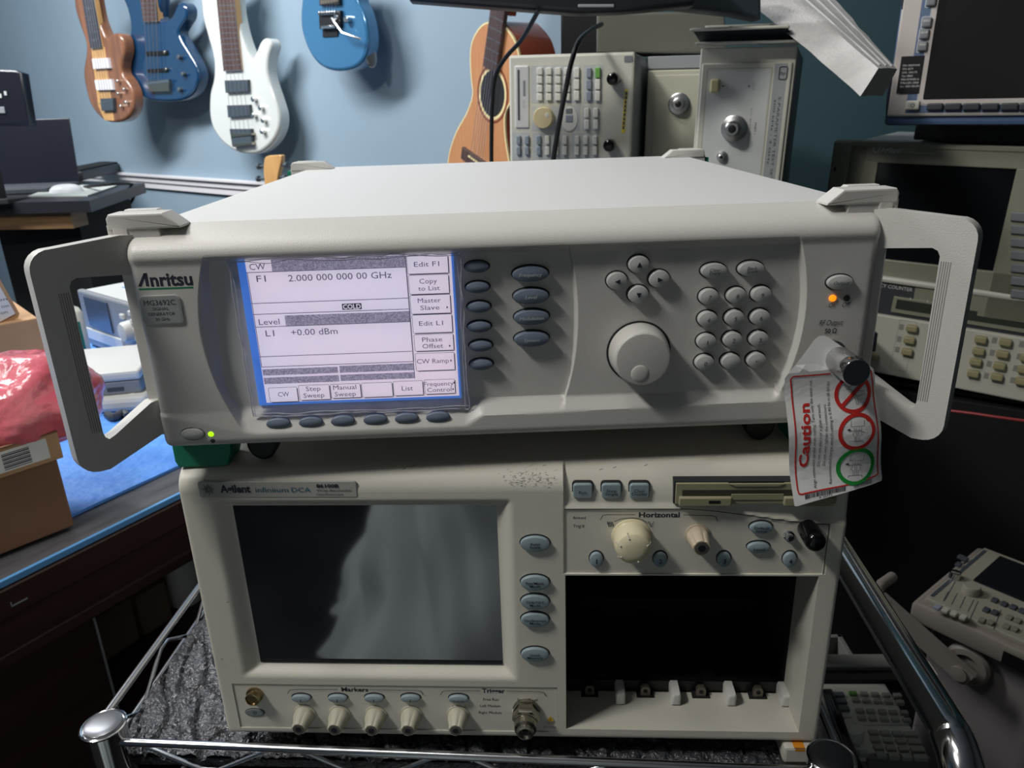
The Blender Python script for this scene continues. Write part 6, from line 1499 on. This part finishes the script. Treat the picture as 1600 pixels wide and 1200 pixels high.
# skeleton, relative to the feet ; facing +y ; phone just behind the lens at (-.05,.36,1.38)
hd = Vector((-.02, .05, 1.60))
V_ = [(0, -.02, .93), (0, -.01, 1.05), (0, -.02, 1.20), (0, -.02, 1.34), (0, 0, 1.42), (-.005, .02, 1.49), (-.01, .04, 1.56), (-.015, .045, 1.64), (-.015, .04, 1.69)]
Rv = [(.15, .11), (.14, .10), (.15, .105), (.12, .085), (.058, .055), (.052, .055), (.072, .088), (.078, .096), (.058, .072)]
Ed = [(i, i+1) for i in range(8)]
def limb(start, pts, rads):
    k = start
    for p, r_ in zip(pts, rads): V_.append(p); Rv.append(r_); Ed.append((k, len(V_)-1)); k = len(V_)-1
    return k
hL_, hR_ = Vector((-.115, .300, 1.345)), Vector((.060, .300, 1.345))
for sx, hnd in ((-1, hL_), (1, hR_)):
    limb(3, [(sx*.17, -.02, 1.36), (sx*.21, -.02, 1.30), (sx*.235, .03, 1.15), (sx*.225, .10, 1.07), (hnd.x*.45+sx*.10, .22, 1.20), (hnd.x+sx*.01, hnd.y-.05, hnd.z-.05), tuple(hnd)], [(.055, .05), (.05, .05), (.048, .046), (.043, .041), (.036, .034), (.026, .022), (.036, .018)])
    limb(0, [(sx*.10, -.02, .86), (sx*.115, -.01, .70), (sx*.12, 0, .48), (sx*.125, -.02, .28), (sx*.13, -.03, .09), (sx*.135, .02, .045), (sx*.15, .14, .03)], [(.10, .09), (.085, .08), (.06, .06), (.052, .055), (.038, .04), (.045, .04), (.042, .028)])
skinned('body', V_, Ed, Rv, 'skin', pe_)
# fingers and thumbs
for sx, h in ((-1, hL_), (1, hR_)):
    ax = -sx
    for k, (ln, dz) in enumerate(((.066, .026), (.074, .009), (.068, -.009), (.052, -.025))):
        b = h+Vector((sx*.004, .012, dz)); P = [b, b+Vector((ax*.012, .022, .002)), b+Vector((ax*(ln*.62), .026, .003)), b+Vector((ax*ln, .018, .002))]
        skinned('finger', P, [(0, 1), (1, 2), (2, 3)], [.0095, .009, .0082, .0068], 'skin', pe_, 1)
    b = h+Vector((0, -.008, .022)); P = [b, b+Vector((ax*.012, -.006, .022)), b+Vector((ax*.030, -.001, .036)), b+Vector((ax*.048, .004, .040))]
    skinned('thumb', P, [(0, 1), (1, 2), (2, 3)], [.013, .0115, .010, .008], 'skin', pe_, 1)
# face
m = MB()
for sx in (-1, 1): m.lathe([(.011, 0), (.0095, .003), (.006, .0052), (.001, .006)], 'eye', Matrix.Translation((-.015+sx*.030, .113, 1.603)) @ Matrix.Rotation(R(180), 4, 'Z'), 14); m.lathe([(.0050, .0054), (.003, .0064)], 'hair', Matrix.Translation((-.015+sx*.030, .113, 1.603)) @ Matrix.Rotation(R(180), 4, 'Z'), 10)
m.build('eyes', pe_)
skinned('nose', [(-.015, .125, 1.61), (-.015, .140, 1.585), (-.015, .143, 1.568)], [(0, 1), (1, 2)], [.007, .010, .013], 'skin', pe_, 1)
m = MB(); m.tube([(-.037, .118, 1.545), (-.015, .128, 1.543), (.007, .118, 1.545)], [.003, .0065, .003], 'lips', 8); m.build('mouth', pe_)
for sx in (-1, 1): skinned('ear', [(-.015+sx*.076, .035, 1.62), (-.015+sx*.082, .028, 1.595), (-.015+sx*.077, .035, 1.575)], [(0, 1), (1, 2)], [.010, .012, .008], 'skin', pe_, 1)
m = MB(); nu, nv = 36, 16; V = []
for j in range(nv+1):
    th = math.pi*.62*j/nv
    for i in range(nu):
        ph = 2*math.pi*i/nu; f_ = 1 if math.sin(ph) < .25 or th < 1.0 else max(0, 1-(th-1.0)*1.2); x, y, z = math.sin(th)*math.cos(ph), math.sin(th)*math.sin(ph), math.cos(th)
        zz = z if math.sin(ph) < .3 else max(z, .42); V.append((-.015+.086*x, .035+.104*y*(1 if y < 0 else .96), 1.625+.105*zz))
m.add(V, [(j*nu+i, (j+1)*nu+i, (j+1)*nu+(i+1) % nu, j*nu+(i+1) % nu) for j in range(nv) for i in range(nu)], 'hair'); m.build('hair', pe_)
# loose shirt with folds
def loft(name, secs, mtl, n=96, fold=.0, seed=0):
    m = MB(); V = []
    for (cx, cy, cz, a, b) in secs:
        for i in range(n):
            fo = fold*(1-.9*ss(1.02, 1.28, cz)); t = 2*math.pi*i/n; p = Vector((math.cos(t)*3.2+cz*1.6, math.sin(t)*3.2, cz*2.6)); k = 1+fo*(NZ.noise(p+Vector((seed, 0, cz*1.5)))+.5*NZ.noise(Vector((p.x*2.4+cz*3, p.y*2.4, cz*2+seed))))
            V.append((cx+a*k*math.cos(t), cy+b*k*math.sin(t), cz))
    m.add(V, [(j*n+i, j*n+(i+1) % n, (j+1)*n+(i+1) % n, (j+1)*n+i) for j in range(len(secs)-1) for i in range(n)], mtl); return m.build(name, pe_, ang=180)
K = [(.40, .45, .25), (.55, .375, .245), (.68, .325, .24), (.85, .30, .225), (.98, .285, .205), (1.1, .27, .19), (1.2, .262, .175), (1.3, .262, .155), (1.36, .245, .14), (1.40, .19, .125), (1.43, .115, .10), (1.452, .066, .075)]
sec = []
for i in range(60):
    z = .40+(1.452-.40)*i/59
    for (p, q_) in zip(K[:-1], K[1:]):
        if p[0] <= z <= q_[0]: s_ = (z-p[0])/(q_[0]-p[0]); a = p[1]+(q_[1]-p[1])*s_; b = p[2]+(q_[2]-p[2])*s_
    sec.append((-.04 if z < 1.3 else -.02, .0, z, a, b))
loft('shirt', sec, 'shirt', 200, .20)
for sx, hnd in ((-1, hL_), (1, hR_)):
    skinned('sleeve', [(sx*.16, -.02, 1.35), (sx*.215, -.02, 1.29), (sx*.237, .03, 1.15), (sx*.226, .10, 1.075), (hnd.x*.45+sx*.12, .17, 1.14)], [(0, 1), (1, 2), (2, 3), (3, 4)], [.088, .078, .068, .064, .058], 'shirt', pe_)
    skinned('trouser_leg', [(sx*.09, -.02, .88), (sx*.115, -.01, .70), (sx*.12, 0, .48), (sx*.125, -.02, .28), (sx*.13, -.03, .08)], [(0, 1), (1, 2), (2, 3), (3, 4)], [(.115, .105), (.10, .095), (.078, .078), (.07, .072), (.064, .068)], 'trous', pe_)
    m = MB(); m.box(-.045, .045, -.09, .19, 0, .07, 'blackpl', .022, T=TL(sx*.14, 0, 0)); m.build('shoe', pe_)
FPh = Frame(PO+Vector((-.0275, .327, 1.345)), rx=R(-20)); ph_ = thing('phone', 'dark phone held up by the person behind the camera position', 'phone', FPh)
m = MB(); m.box(-.075, .075, -.013, -.004, -.036, .036, 'phone', .004); m.build('phone_body', ph_)

# ================================================================ ROOM
CW = WP + WX*1.62           # corner between the blue wall and the teal wall
MT['walldark'] = mat('teal wall with painted gloom', (38,50,56), .6, var=(2.5, (34,46,52)))  # wall colour darkened to put the room's gloom into the chrome reflections
def wall(nm, A, B, mt, z0=-.95, z1=1.75, th=.08):
    A = Vector((A[0], A[1], 0)); B = Vector((B[0], B[1], 0)); L = (B-A).length; F = Frame(A, rz=math.atan2(B.y-A.y, B.x-A.x))
    m = MB(); m.box(0, L, 0, th, z0, z1, mt); o = m.build(nm, None); o.matrix_world = F.M; return struct(o)
WLs = WP - WX*3.2
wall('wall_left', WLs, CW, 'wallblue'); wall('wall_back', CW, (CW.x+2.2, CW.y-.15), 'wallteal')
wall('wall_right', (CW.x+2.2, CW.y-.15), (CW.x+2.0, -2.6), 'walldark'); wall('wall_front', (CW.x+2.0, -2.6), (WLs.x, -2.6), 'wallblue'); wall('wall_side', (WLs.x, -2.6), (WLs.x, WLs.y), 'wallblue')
m = MB(); m.box(WLs.x-.2, CW.x+2.4, -2.8, WLs.y+.3, -1.03, -.95, 'darkstone'); struct(m.build('floor', None))
m = MB(); m.box(WLs.x-.2, CW.x+2.4, -2.8, WLs.y+.3, 1.75, 1.80, 'ceil'); struct(m.build('ceiling', None))
F = Frame(WLs, rz=WA); a = wallpt(159, 268, 0); zr = a.z; 
m = MB(); x1 = 3.2+1.55
m.box(0, x1, -.022, 0, zr-.030, zr-.006, 'rail', .003); m.box(0, x1, -.034, 0, zr-.006, zr+.004, 'rail', .002); m.box(0, x1, -.014, 0, zr-.056, zr-.028, 'rail', .002); o = m.build('trim_1', None); o.matrix_world = F.M; struct(o)
S.view_layers[0].update()
